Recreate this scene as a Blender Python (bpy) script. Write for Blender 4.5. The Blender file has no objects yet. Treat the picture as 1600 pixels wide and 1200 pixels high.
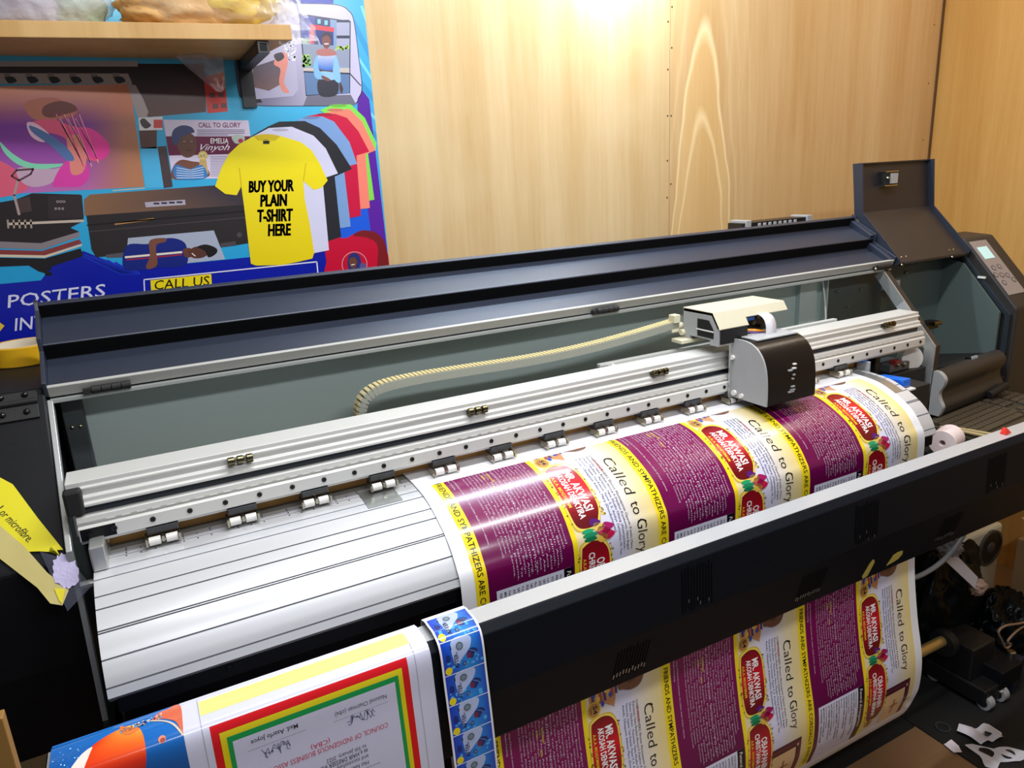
import bpy, bmesh, math, random
import numpy as np
from mathutils import Vector, Matrix, noise as mnoise
random.seed(7)
SC = bpy.context.scene
COL = SC.collection

# ------------------------------------------------------------------ camera
CAM = np.array([0.0, 0.0, 1.45])
FOC = 1141.0                                   # focal length in pixels of a 1600 px wide frame
_vx = np.array([2300., -450., FOC]); _vz = np.array([217., 4005., FOC])
AX = _vx / np.linalg.norm(_vx)                 # room axes seen in camera space (right, down, forward)
AD = _vz / np.linalg.norm(_vz); AD = AD - AX * (AD @ AX); AD /= np.linalg.norm(AD)
AY = np.cross(AX, AD)
cam_d = bpy.data.cameras.new('camera'); cam = bpy.data.objects.new('camera', cam_d); COL.objects.link(cam)
cam_d.sensor_width = 36; cam_d.lens = FOC / 1600 * 36; cam_d.clip_start = 0.02
right = Vector((AX[0], AY[0], -AD[0])); down = Vector((AX[1], AY[1], -AD[1])); fwd = Vector((AX[2], AY[2], -AD[2]))
R = Matrix((right, -down, -fwd)).transposed()
cam.matrix_world = Matrix.Translation(Vector(CAM)) @ R.to_4x4()
SC.camera = cam

# ------------------------------------------------------------------ world, lamps, exposure
w = bpy.data.worlds.new('world'); SC.world = w; w.use_nodes = True
w.node_tree.nodes['Background'].inputs[0].default_value = (0.80, 0.88, 1.0, 1)
w.node_tree.nodes['Background'].inputs[1].default_value = 0.16
SC.view_settings.view_transform = 'Standard'; SC.view_settings.look = 'None'
SC.view_settings.exposure = 0.0; SC.view_settings.gamma = 1.0; SC.view_settings.use_curve_mapping = False

def area(name, loc, target, sx, sy, power, col):
    l = bpy.data.lights.new(name, 'AREA'); l.shape = 'RECTANGLE'; l.size = sx; l.size_y = sy; l.energy = power; l.color = col
    o = bpy.data.objects.new(name, l); COL.objects.link(o); o.location = loc
    o.rotation_euler = (Vector(target) - Vector(loc)).to_track_quat('-Z', 'Y').to_euler()
    return o
area('ceiling_tube_light', (0.78, 0.78, 2.42), (0.78, 0.86, 0), 1.5, 0.05, 27, (0.95, 0.97, 1.0))
area('front_fill_light', (0.55, -.45, 2.36), (0.8, 1.3, 1.0), 1.5, 0.05, 17, (0.95, 0.97, 1.0))  # added fill to brighten the inner rear wall and upright faces
area('lid_sheen_light', (1.16, 1.66, 2.36), (1.16, 1.55, 0), 0.7, 0.05, 15, (0.72, 0.86, 1.0))  # added unseen light, placed to give the lid its bluish sheen
l = bpy.data.lights.new('wall_lamp_light', 'POINT'); l.energy = 3.2; l.color = (0.92, 0.95, 1.0); l.shadow_soft_size = 0.045
o = bpy.data.objects.new('wall_lamp_light', l); COL.objects.link(o); o.location = (1.33, 1.74, 1.985)
l = bpy.data.lights.new('right_lamp_light', 'POINT'); l.energy = 8; l.color = (1.0, 0.90, 0.74); l.shadow_soft_size = 0.08
o = bpy.data.objects.new('right_lamp_light', l); COL.objects.link(o); o.location = (2.35, 1.15, 2.25)

# ------------------------------------------------------------------ helpers
FLOOR = -0.10
WALL = 1.85

def lin(h):
    if isinstance(h, str):
        h = h.lstrip('#'); c = [int(h[i:i + 2], 16) / 255 for i in (0, 2, 4)]
    else:
        c = [x / 255 for x in h]
    return tuple(x / 12.92 if x <= .04045 else ((x + .055) / 1.055) ** 2.4 for x in c)

MATS = {}
def mat(name, col, rough=.5, metal=0., spec=.5, var=.0, vscale=20., bump=.0, bscale=300., coat=0., trans=0., alpha=1., emit=0.):
    if name in MATS: return MATS[name]
    m = bpy.data.materials.new(name); m.use_nodes = True; nt = m.node_tree; N = nt.nodes; L = nt.links
    b = N['Principled BSDF']; c = lin(col)
    b.inputs['Base Color'].default_value = (*c, 1); b.inputs['Roughness'].default_value = rough; b.inputs['Metallic'].default_value = metal
    b.inputs['Specular IOR Level'].default_value = spec; b.inputs['Coat Weight'].default_value = coat
    b.inputs['Transmission Weight'].default_value = trans; b.inputs['Alpha'].default_value = alpha
    if emit:
        b.inputs['Emission Color'].default_value = (*c, 1); b.inputs['Emission Strength'].default_value = emit
    tc = N.new('ShaderNodeTexCoord')
    if var:
        n = N.new('ShaderNodeTexNoise'); n.inputs['Scale'].default_value = vscale; n.inputs['Detail'].default_value = 5
        L.new(tc.outputs['Object'], n.inputs['Vector'])
        mx = N.new('ShaderNodeMixRGB'); mx.inputs[1].default_value = (*[x * (1 - var) for x in c], 1); mx.inputs[2].default_value = (*[min(1, x * (1 + var)) for x in c], 1)
        L.new(n.outputs['Fac'], mx.inputs[0]); L.new(mx.outputs[0], b.inputs['Base Color'])
    if bump:
        n2 = N.new('ShaderNodeTexNoise'); n2.inputs['Scale'].default_value = bscale; n2.inputs['Detail'].default_value = 3
        L.new(tc.outputs['Object'], n2.inputs['Vector'])
        bp = N.new('ShaderNodeBump'); bp.inputs['Strength'].default_value = bump; bp.inputs['Distance'].default_value = .002
        L.new(n2.outputs['Fac'], bp.inputs['Height']); L.new(bp.outputs[0], b.inputs['Normal'])
    MATS[name] = m
    return m

def ply(name, c1, c2, c3, arch=None, along='X'):
    """plywood: grain stretched along z, broad tone bands, optional cathedral figure about x = arch"""
    m = bpy.data.materials.new(name); m.use_nodes = True; nt = m.node_tree; N = nt.nodes; L = nt.links; b = N['Principled BSDF']
    tc = N.new('ShaderNodeTexCoord'); mp = N.new('ShaderNodeMapping'); L.new(tc.outputs['Object'], mp.inputs[0])
    mp.inputs['Scale'].default_value = (1, 1, .05)
    n1 = N.new('ShaderNodeTexNoise'); n1.inputs['Scale'].default_value = 60; n1.inputs['Detail'].default_value = 6; n1.inputs['Roughness'].default_value = .7; L.new(mp.outputs[0], n1.inputs['Vector'])
    n2 = N.new('ShaderNodeTexNoise'); n2.inputs['Scale'].default_value = 7; n2.inputs['Detail'].default_value = 3; L.new(mp.outputs[0], n2.inputs['Vector'])
    r1 = N.new('ShaderNodeValToRGB'); r1.color_ramp.elements[0].position = .38; r1.color_ramp.elements[1].position = .63
    r1.color_ramp.elements[0].color = (*lin(c1), 1); r1.color_ramp.elements[1].color = (*lin(c2), 1)
    ad = N.new('ShaderNodeMath'); ad.operation = 'MULTIPLY_ADD'; ad.inputs[1].default_value = .35; L.new(n1.outputs['Fac'], ad.inputs[0])
    mu = N.new('ShaderNodeMath'); mu.operation = 'MULTIPLY'; mu.inputs[1].default_value = .65; L.new(n2.outputs['Fac'], mu.inputs[0]); L.new(mu.outputs[0], ad.inputs[2])
    L.new(ad.outputs[0], r1.inputs[0])
    out = r1.outputs[0]
    n3 = N.new('ShaderNodeTexNoise'); n3.inputs['Scale'].default_value = 3.0; n3.inputs['Detail'].default_value = 4; L.new(tc.outputs['Object'], n3.inputs['Vector'])
    mx = N.new('ShaderNodeMixRGB'); mx.inputs[2].default_value = (*lin(c3), 1); L.new(out, mx.inputs[1])
    mr = N.new('ShaderNodeMapRange'); mr.inputs[1].default_value = .45; mr.inputs[2].default_value = .75; mr.inputs[4].default_value = .45; L.new(n3.outputs['Fac'], mr.inputs[0]); L.new(mr.outputs[0], mx.inputs[0])
    out = mx.outputs[0]
    if arch is not None:
        sp = N.new('ShaderNodeSeparateXYZ'); L.new(tc.outputs['Object'], sp.inputs[0])
        n4 = N.new('ShaderNodeTexNoise'); n4.inputs['Scale'].default_value = 3.2; n4.inputs['Detail'].default_value = 2.5; mp4 = N.new('ShaderNodeMapping'); mp4.inputs['Scale'].default_value = (1.6, 1, 1.1); L.new(tc.outputs['Object'], mp4.inputs[0]); L.new(mp4.outputs[0], n4.inputs['Vector'])
        def M(op, a, bb=None, c=None):
            q = N.new('ShaderNodeMath'); q.operation = op
            for i, x in enumerate((a, bb, c)):
                if x is None: continue
                if isinstance(x, (int, float)): q.inputs[i].default_value = x
                else: L.new(x, q.inputs[i])
            return q.outputs[0]
        nx = M('MULTIPLY_ADD', n4.outputs['Fac'], .05, -.025)
        u = M('ADD', M('SUBTRACT', sp.outputs['X'], arch), nx)
        u2 = M('MULTIPLY', M('POWER', M('ABSOLUTE', u), 2.0), 40.0)
        vv = M('ADD', M('ADD', sp.outputs['Z'], u2), M('MULTIPLY', nx, .8))
        cur = out
        for lv, wd, amt in ((1.845, .045, .75), (1.60, .040, .7), (2.12, .08, .16), (2.5, .09, .12), (3.1, .12, .12)):
            d = M('ABSOLUTE', M('SUBTRACT', vv, lv))
            k = M('MULTIPLY', M('MAXIMUM', M('SUBTRACT', 1.0, M('DIVIDE', d, wd)), 0.0), amt)
            m2 = N.new('ShaderNodeMixRGB'); m2.inputs[2].default_value = (*lin('#F6E3B4'), 1); L.new(k, m2.inputs[0]); L.new(cur, m2.inputs[1]); cur = m2.outputs[0]
        inside = M('MULTIPLY', M('LESS_THAN', vv, 1.845), .30)
        m2 = N.new('ShaderNodeMixRGB'); m2.inputs[2].default_value = (*lin('#EFC987'), 1); L.new(inside, m2.inputs[0]); L.new(cur, m2.inputs[1]); out = m2.outputs[0]
    L.new(out, b.inputs['Base Color']); b.inputs['Roughness'].default_value = .42; b.inputs['Specular IOR Level'].default_value = .35
    bp = N.new('ShaderNodeBump'); bp.inputs['Strength'].default_value = .12; bp.inputs['Distance'].default_value = .002
    L.new(n1.outputs['Fac'], bp.inputs['Height']); L.new(bp.outputs[0], b.inputs['Normal'])
    return m

def artmat(name, rough=.25, spec=.5, coat=.0, bump=0., bscale=40):
    m = bpy.data.materials.new(name); m.use_nodes = True; N = m.node_tree.nodes; L = m.node_tree.links; b = N['Principled BSDF']
    a = N.new('ShaderNodeAttribute'); a.attribute_name = 'print'; L.new(a.outputs['Color'], b.inputs['Base Color'])
    b.inputs['Roughness'].default_value = rough; b.inputs['Specular IOR Level'].default_value = spec; b.inputs['Coat Weight'].default_value = coat; b.inputs['Coat Roughness'].default_value = .12
    if bump:
        tc = N.new('ShaderNodeTexCoord'); n2 = N.new('ShaderNodeTexNoise'); n2.inputs['Scale'].default_value = bscale; n2.inputs['Detail'].default_value = 2
        L.new(tc.outputs['Object'], n2.inputs['Vector']); bp = N.new('ShaderNodeBump'); bp.inputs['Strength'].default_value = bump; bp.inputs['Distance'].default_value = .003
        L.new(n2.outputs['Fac'], bp.inputs['Height']); L.new(bp.outputs[0], b.inputs['Normal'])
    return m

class MB:
    def __init__(s): s.v = []; s.f = []; s.m = []
    def add(s, vs, fs, m=0):
        o = len(s.v); s.v += [tuple(map(float, p)) for p in vs]; s.f += [tuple(i + o for i in f) for f in fs]; s.m += [m] * len(fs); return s
    def box(s, x0, x1, y0, y1, z0, z1, m=0, rz=0, c=None):
        vs = [(x, y, z) for x in (x0, x1) for y in (y0, y1) for z in (z0, z1)]
        if rz:
            cx, cy = c or ((x0 + x1) / 2, (y0 + y1) / 2); cs, sn = math.cos(rz), math.sin(rz)
            vs = [(cx + (x - cx) * cs - (y - cy) * sn, cy + (x - cx) * sn + (y - cy) * cs, z) for x, y, z in vs]
        return s.add(vs, [(0, 1, 3, 2), (4, 6, 7, 5), (0, 4, 5, 1), (2, 3, 7, 6), (0, 2, 6, 4), (1, 5, 7, 3)], m)
    def obox(s, c, ex, ey, ez, m=0):
        c = Vector(c); ex = Vector(ex); ey = Vector(ey); ez = Vector(ez)
        vs = [c + ex * a + ey * b + ez * d for a in (-1, 1) for b in (-1, 1) for d in (-1, 1)]
        return s.add(vs, [(0, 1, 3, 2), (4, 6, 7, 5), (0, 4, 5, 1), (2, 3, 7, 6), (0, 2, 6, 4), (1, 5, 7, 3)], m)
    def prism(s, prof, x0, x1, m=0, cap=True):
        n = len(prof); vs = [(x0, y, z) for y, z in prof] + [(x1, y, z) for y, z in prof]
        fs = [(i, (i + 1) % n, n + (i + 1) % n, n + i) for i in range(n)]
        if cap: fs += [tuple(range(n - 1, -1, -1)), tuple(range(n, 2 * n))]
        return s.add(vs, fs, m)
    def sheet(s, prof, x0, x1, m=0):
        n = len(prof); vs = [(x0, y, z) for y, z in prof] + [(x1, y, z) for y, z in prof]
        return s.add(vs, [(i, i + 1, n + i + 1, n + i) for i in range(n - 1)], m)
    def cyl(s, a, b, r, n=20, m=0, r2=None):
        a = Vector(a); b = Vector(b); d = (b - a).normalized(); p = d.orthogonal().normalized(); q = d.cross(p); r2 = r if r2 is None else r2
        vs = [a + (p * math.cos(t) + q * math.sin(t)) * r for t in [2 * math.pi * i / n for i in range(n)]] + [b + (p * math.cos(t) + q * math.sin(t)) * r2 for t in [2 * math.pi * i / n for i in range(n)]]
        return s.add(vs, [(i, (i + 1) % n, n + (i + 1) % n, n + i) for i in range(n)] + [tuple(range(n - 1, -1, -1)), tuple(range(n, 2 * n))], m)
    def ring(s, a, b, ro, ri, n=48, m=0, mi=None):
        a = Vector(a); b = Vector(b); d = (b - a).normalized(); p = d.orthogonal().normalized(); q = d.cross(p); vs = []
        for c, r in ((a, ro), (b, ro), (b, ri), (a, ri)):
            vs += [c + (p * math.cos(2 * math.pi * i / n) + q * math.sin(2 * math.pi * i / n)) * r for i in range(n)]
        fs = [[(k * n + i, k * n + (i + 1) % n, ((k + 1) % 4) * n + (i + 1) % n, ((k + 1) % 4) * n + i) for i in range(n)] for k in range(4)]
        o = len(s.v); s.v += [tuple(p_) for p_ in vs]
        for k in range(4):
            s.f += [tuple(i + o for i in f) for f in fs[k]]; s.m += [(m if k != 2 or mi is None else mi)] * n
        return s
    def ball(s, c, r, m=0, nu=14, nv=8, sc=(1, 1, 1), top=False):
        vs = []; fs = []
        for j in range(nv + 1):
            t = math.pi * j / nv
            if top: t *= .5
            for i in range(nu):
                f = 2 * math.pi * i / nu; vs.append((c[0] + r * sc[0] * math.sin(t) * math.cos(f), c[1] + r * sc[1] * math.sin(t) * math.sin(f), c[2] + r * sc[2] * math.cos(t)))
        for j in range(nv):
            for i in range(nu): fs.append((j * nu + i, (j + 1) * nu + i, (j + 1) * nu + (i + 1) % nu, j * nu + (i + 1) % nu))
        return s.add(vs, fs, m)
    def tube(s, pts, r, n=8, m=0):
        pts = [Vector(p) for p in pts]; vs = []; fs = []; up = Vector((0.13, .21, .97))
        for i, p in enumerate(pts):
            d = (pts[min(i + 1, len(pts) - 1)] - pts[max(i - 1, 0)]).normalized(); a = d.cross(up).normalized(); b = d.cross(a)
            vs += [p + (a * math.cos(2 * math.pi * k / n) + b * math.sin(2 * math.pi * k / n)) * r for k in range(n)]
        for i in range(len(pts) - 1):
            for k in range(n): fs.append((i * n + k, i * n + (k + 1) % n, (i + 1) * n + (k + 1) % n, (i + 1) * n + k))
        fs += [tuple(range(n - 1, -1, -1)), tuple(range((len(pts) - 1) * n, len(pts) * n))]
        return s.add(vs, fs, m)
    def build(s, name, mats, parent=None, bev=0., smooth=False, fix=True):
        me = bpy.data.meshes.new(name); me.from_pydata(s.v, [], s.f)
        if not isinstance(mats, (list, tuple)): mats = [mats]
        for q in mats: me.materials.append(q)
        me.polygons.foreach_set('material_index', s.m)
        if fix:
            bm = bmesh.new(); bm.from_mesh(me); bmesh.ops.recalc_face_normals(bm, faces=bm.faces); bm.to_mesh(me); bm.free()
        o = bpy.data.objects.new(name, me); COL.objects.link(o); place(o, parent)
        if smooth:
            me.polygons.foreach_set('use_smooth', [True] * len(me.polygons))
            me.set_sharp_from_angle(angle=math.radians(38))
        if bev:
            md = o.modifiers.new('bevel', 'BEVEL'); md.width = bev; md.segments = 2; md.limit_method = 'ANGLE'; md.angle_limit = math.radians(35)
        return o

def place(o, parent):
    if parent is None: return
    o.parent = parent
    off = Vector((0, 0, 0)); q = parent
    while q is not None: off += q.location; q = q.parent
    o.location = -off if o.type == 'MESH' else o.location

def tag(o, label, cat, group=None):
    o['label'] = label; o['category'] = cat
    if group: o['group'] = group
    return o
def thing(name, label, cat, loc=(0, 0, 0), group=None):
    o = bpy.data.objects.new(name, None); COL.objects.link(o); o.location = loc; o.empty_display_size = .05
    return tag(o, label, cat, group)
def struct(o): o['kind'] = 'structure'; return o

def cr(k, n=8):
    k = np.array(k, float); o = []
    for i in range(len(k) - 1):
        p0 = k[max(i - 1, 0)]; p1 = k[i]; p2 = k[i + 1]; p3 = k[min(i + 2, len(k) - 1)]
        for j in range(n):
            t = j / n; o.append(.5 * (2 * p1 + (p2 - p0) * t + (2 * p0 - 5 * p1 + 4 * p2 - p3) * t * t + (3 * p1 - p0 - 3 * p2 + p3) * t ** 3))
    o.append(k[-1]); return np.array(o)

# ------------------------------------------------------------------ printed artwork (flat shapes and lettering laid on a sheet)
_tc = {}
def glyphs(txt, bold=0., shear=0.):
    k = (txt, bold, shear)
    if k in _tc: return _tc[k]
    cu = bpy.data.curves.new('t', 'FONT'); cu.body = txt; cu.resolution_u = 2; cu.offset = bold; cu.shear = shear; cu.size = 1
    ob = bpy.data.objects.new('t', cu); me = bpy.data.meshes.new_from_object(ob); me.calc_loop_triangles()
    v = np.array([(p.co.x, p.co.y) for p in me.vertices]).reshape(-1, 2); t = np.array([tuple(x.vertices) for x in me.loop_triangles]).reshape(-1, 3)
    bpy.data.objects.remove(ob); bpy.data.curves.remove(cu); bpy.data.meshes.remove(me)
    if len(v): v[:, 0] -= v[:, 0].min()
    _tc[k] = (v, t); return _tc[k]
CAPH = None
class Art:
    def __init__(s): s.p = []; s.t = []
    def poly(s, pts, col, lay=1): s.p.append((np.array(pts, float), col, lay)); return s
    def rect(s, a0, b0, a1, b1, col, lay=1): return s.poly([(a0, b0), (a1, b0), (a1, b1), (a0, b1)], col, lay)
    def ell(s, a, b, ra, rb, col, lay=1, n=24, rot=0):
        c, q = math.cos(rot), math.sin(rot)
        return s.poly([(a + ra * math.cos(t) * c - rb * math.sin(t) * q, b + ra * math.cos(t) * q + rb * math.sin(t) * c) for t in [2 * math.pi * i / n for i in range(n)]], col, lay)
    def line(s, pts, wd, col, lay=1):
        for (a0, b0), (a1, b1) in zip(pts[:-1], pts[1:]):
            d = np.array([a1 - a0, b1 - b0]); n = np.linalg.norm(d)
            if n < 1e-9: continue
            q = np.array([-d[1], d[0]]) / n * wd / 2; e = d / n * wd * .25
            s.poly([(a0 + q[0] - e[0], b0 + q[1] - e[1]), (a1 + q[0] + e[0], b1 + q[1] + e[1]), (a1 - q[0] + e[0], b1 - q[1] + e[1]), (a0 - q[0] - e[0], b0 - q[1] - e[1])], col, lay)
        return s
    def smoothpoly(s, pts, col, lay=1, n=6):
        k = [pts[-1]] + list(pts) + [pts[0], pts[1]]; c = cr(k, n)[n:-n]; return s.poly(c[:-1], col, lay)
    def text(s, txt, org, rd, up, h, L=None, col='#000000', lay=3, bold=0., shear=0., center=False, sx=1.):
        v, t = glyphs(txt, bold, shear)
        if not len(v): return s
        v = v.copy(); w_ = v[:, 0].max(); rd = np.array(rd, float); up = np.array(up, float); sc = h / .70
        k = (L / w_) if L else sc * sx
        x = v[:, 0] * k; x = x - (w_ * k / 2 if center else 0)
        P = np.array(org, float) + x[:, None] * rd + (v[:, 1] * sc)[:, None] * up
        s.t.append((P, t, col, lay)); return s
    def heavy(s, txt, org, rd, up, h, L, col, lay, k, **kw):
        for q in (-k, 0, k): s.text(txt, (org[0] + rd[0] * q, org[1] + rd[1] * q), rd, up, h, L, col, lay, **kw)
        return s
    def build(s, name, fmap, mt, parent=None, cutsb=(), cutsa=(), step=.00014, trim=None):
        bm = bmesh.new(); fl = bm.faces.layers.int.new('e'); cols = []
        for i, (pts, col, lay) in enumerate(s.p):
            vs = [bm.verts.new((p[0], p[1], lay)) for p in pts]
            f = bm.faces.new(vs); f[fl] = i; cols.append(col)
        for ax, cuts in ((1, cutsb), (0, cutsa)):
            no = (0, 1, 0) if ax else (1, 0, 0)
            for c in cuts:
                co = (0, c, 0) if ax else (c, 0, 0)
                bmesh.ops.bisect_plane(bm, geom=bm.verts[:] + bm.edges[:] + bm.faces[:], dist=1e-7, plane_co=co, plane_no=no)
        if trim: bmesh.ops.bisect_plane(bm, geom=bm.verts[:] + bm.edges[:] + bm.faces[:], dist=1e-7, plane_co=(*trim[0], 0), plane_no=(*trim[1], 0), clear_outer=True)
        bmesh.ops.triangulate(bm, faces=[f for f in bm.faces if len(f.verts) > 4])
        V = []; F = []; CC = []; bm.verts.index_update()
        for v in bm.verts:
            V.append(tuple(v.co)); CC.append(None)
        for f in bm.faces:
            F.append(tuple(v.index for v in f.verts)); c = cols[f[fl]]
            for v in f.verts:
                if CC[v.index] is None: CC[v.index] = lin(c(v.co.x, v.co.y)) if callable(c) else lin(c)
        bm.free()
        V = np.array(V).reshape(-1, 3); CC = np.array([c if c is not None else (0, 0, 0) for c in CC]).reshape(-1, 3)
        Vs = [V]; Cs = [CC]; off = len(V)
        for P, t, col, lay in s.t:
            Vs.append(np.c_[P, np.full(len(P), lay)]); Cs.append(np.tile(lin(col), (len(P), 1))); F += [tuple(r) for r in (t + off).tolist()]; off += len(P)
        V = np.concatenate(Vs); Cc = np.concatenate(Cs)
        X = fmap(V[:, 0], V[:, 1], V[:, 2] * step)
        me = bpy.data.meshes.new(name); me.from_pydata(X.tolist(), [], F); me.materials.append(mt)
        at_ = me.attributes.new('print', 'FLOAT_COLOR', 'POINT'); at_.data.foreach_set('color', np.c_[Cc, np.ones(len(Cc))].astype(np.float32).ravel())
        me.polygons.foreach_set('use_smooth', [True] * len(me.polygons))
        ob = bpy.data.objects.new(name, me); COL.objects.link(ob); place(ob, parent)
        return ob

def sheetmap(prof):
    """a sheet that runs along x (a) and follows a y-z profile (b = length along it); h lifts off the surface"""
    P = np.array(prof); d = np.diff(P, axis=0); S = np.concatenate([[0], np.cumsum(np.linalg.norm(d, axis=1))])
    T = np.gradient(P, S, axis=0); T /= np.linalg.norm(T, axis=1)[:, None]; Nn = np.c_[T[:, 1], -T[:, 0]]
    def f(a, b, h):
        y = np.interp(b, S, P[:, 0]) + h * np.interp(b, S, Nn[:, 0]); z = np.interp(b, S, P[:, 1]) + h * np.interp(b, S, Nn[:, 1])
        return np.c_[a, y, z]
    return f, S

def rgb(c): return [int(c[i:i + 2], 16) for i in (1, 3, 5)] if isinstance(c, str) else list(c)
def mix(c1, c2, t):
    t = max(0, min(1, t)); A = rgb(c1); B = rgb(c2)
    return tuple(a + (b - a) * t for a, b in zip(A, B))

# materials
BLACK = mat('black_powder_coat', (12, 14, 19), .5, spec=.25, bump=.15, bscale=900)
LIDM = mat('lid_black_satin', (46, 54, 72), .42, metal=.30, bump=.12, bscale=900, spec=1.0)
MATTE = mat('matte_black_plastic', (22, 22, 24), .6, bump=.1, bscale=700)
BROWNBLK = mat('dark_housing_paint', (46, 43, 42), .5, bump=.12, bscale=800)
mat('bay_shaded_slate', (84, 98, 95), .5, bump=.1, bscale=800)  # darker copy of the inner paint, bay shade put into the colour
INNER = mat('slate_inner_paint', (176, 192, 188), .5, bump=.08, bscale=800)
ALU = mat('brushed_aluminium', (205, 206, 204), .34, metal=.75, bump=.05, bscale=200)
ALUW = mat('white_anodised', (226, 226, 222), .32, metal=.25)
PLAT = mat('platen_aluminium', (208, 210, 214), .36, metal=.25, var=.03, vscale=6)
EDGE = mat('bare_steel_edge', (186, 190, 190), .35, metal=.6)
DARKGAP = mat('dark_gap', (10, 11, 13), .8)
STEEL = mat('nickel', (190, 185, 165), .22, metal=1)
BRASS = mat('dark_brass_clip', (104, 98, 74), .25, metal=1)
SCREW = mat('black_screw', (18, 18, 20), .3, metal=.4)
WHITEP = mat('white_plastic', (232, 230, 226), .4)
GREYP = mat('grey_plastic', (168, 170, 172), .42)
DGREY = mat('dark_grey_plastic', (58, 60, 64), .4)
BEIGE = mat('chain_beige', (206, 190, 140), .5)
KRAFT = mat('brown_paper_path', (222, 166, 92), .5, var=.12, vscale=60)

# ------------------------------------------------------------------ setting
ply_l = ply('plywood_left', '#C4A26E', '#D8BE92', '#DDCBA2')
ply_r = ply('plywood_cathedral', '#C39B66', '#D8BA8C', '#D2B07C', arch=1.665)
ply_s = ply('plywood_side', '#C2914A', '#D6AA66', '#C99A54')
SEAM = 1.531
b = MB(); b.box(-2.0, SEAM - .001, WALL, WALL + .03, FLOOR, 2.6, 0); b.box(SEAM + .001, 2.83, WALL, WALL + .03, FLOOR, 2.6, 1)
nails = [(1.523, z) for z in (1.36, 1.47, 1.60, 1.73, 1.86, 1.93)] + [(1.537, z) for z in (1.40, 1.60, 1.79, 1.90)] + [(2.755, z) for z in (1.5, 1.7, 1.9)]
for x, z in nails: b.cyl((x, WALL - .0004, z), (x, WALL + .01, z), .0028, 8, 2)
struct(b.build('wall_back', [ply_l, ply_r, mat('nail_hole', (74, 48, 24), .8)]))
b = MB(); b.box(2.80, 2.83, -1.2, WALL, FLOOR, 2.6, 0); struct(b.build('wall_right', ply_s))
b = MB(); b.box(2.792, 2.7999, WALL - .006, WALL - .0002, FLOOR, 2.6, 0); struct(b.build('trim_1', mat('seam_brown_strip', (96, 62, 30), .8)))  # brown strip down the corner seam
floor_m = mat('brown_floor_tile', (140, 108, 78), .35, var=.1, vscale=8)
b = MB(); b.box(-2.0, 2.83, -1.2, WALL + .03, FLOOR - .05, FLOOR, 0); struct(b.build('floor', floor_m))
b = MB(); b.box(-2.0, 2.83, -1.2, WALL + .03, 2.6, 2.65, 0); struct(b.build('ceiling', mat('ceiling_board', (222, 214, 200), .8)))

# ------------------------------------------------------------------ the printer
PR = thing('large_format_printer', 'long black wide-format inkjet printer with its lid open, crossing the room beneath the plywood wall', 'printer', (0.9, 1.3, FLOOR))
XL, XR = -0.141, 1.863

# white platen with grooves
pk = [(1.215, .934), (1.18, .9345), (1.137, .934), (1.084, .927), (1.032, .9055), (.998, .882), (.976, .853), (.9635, .827)]
pp = cr(pk, 12); PS = np.concatenate([[0], np.cumsum(np.linalg.norm(np.diff(pp, axis=0), axis=1))])
GR = []
def platen_prof():
    out = []; L = PS[-1]; grooves = [.052, .060, .092, .115, .150, .172, .206, .2095, .246, .282]
    q = [(s_, 0) for s_ in np.linspace(0, L, 90)]
    for g in grooves: q += [(g - .0012, 0), (g - .0007, -.0026), (g + .0007, -.0026), (g + .0012, 0)]
    q = [x for x in q if all(abs(x[0] - g) > .0012 - 1e-9 or x[1] < 0 for g in grooves)]; q.sort()
    f, S = sheetmap(pp); GR.extend(i for i in range(len(q) - 1) if q[i][1] < 0 or q[i + 1][1] < 0)
    for s_, h in q:
        p = f(np.array([0.]), np.array([s_]), np.array([h]))[0]; out.append((p[1], p[2]))
    return out
prof = platen_prof(); GRV = set(GR); prof = prof + [(.975, .815), (1.2, .86)]
b = MB(); b.prism(prof, -.118, 1.588, 0)
for i in GRV: b.m[i] = 2
fpl, _ = sheetmap(pp)
for k in range(21):
    x = -.075 + k * .08
    for s_, xs in ((.040, (0, .04)), (.048, (0, .02, .04)), (.056, (0,)), (.066, (0, .02, .04))):
        for dx in xs:
            p = fpl(np.array([x + dx]), np.array([s_]), np.array([.0]))[0]; q = fpl(np.array([x + dx]), np.array([s_]), np.array([.0006]))[0]
            b.cyl(p, q, .0014, 6, 1)
plat = b.build('platen', [PLAT, DARKGAP, mat('groove_shade', (142, 144, 152), .6)], PR)  # grooves get a darker grey, their shade painted in
# clear media clamps beside the sheet edges
CLAMP = mat('thin_steel_clamp', (176, 180, 178), .3, metal=.8)
for (x0, x1, y0, y1) in ((.285, .345, 1.095, 1.165), (1.535, 1.572, 1.045, 1.165)):
    b = MB(); ys = [y1, 1.137, 1.12, 1.105, 1.09, 1.075, 1.06, 1.045]; ys = [y for y in ys if y >= y0 - 1e-6]
    f_ = lambda y: float(np.interp(-y, [-p[0] for p in pp], [p[1] for p in pp]))
    b.prism([(y, f_(y) + .0003) for y in ys] + [(y, f_(y) + .0013) for y in reversed(ys)], x0, x1, 0)
    b.build('media_clamp', CLAMP, PR)
# block at the platen's left end, inner dark strut
b = MB(); b.box(-.118, -.098, 1.12, 1.20, .934, .972, 0); b.build('end_block', ALU, PR, .002)
b = MB(); b.cyl((-.141, 1.15, .905), (-.10, 1.15, .905), .006, 12, 0); b.build('tie_rod', ALU, PR)
# black base beam below the platen
b = MB(); b.box(-.11, 1.59, .972, 1.22, .795, .8265, 0); b.box(-.11, 1.59, 1.02, 1.22, .70, .795, 0)
for x in (.03, .5, 1.0, 1.4): b.cyl((x, .9725, .811), (x, .969, .811), .0045, 12, 1)
b.build('base_beam', [BLACK, SCREW], PR, .002)
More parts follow.
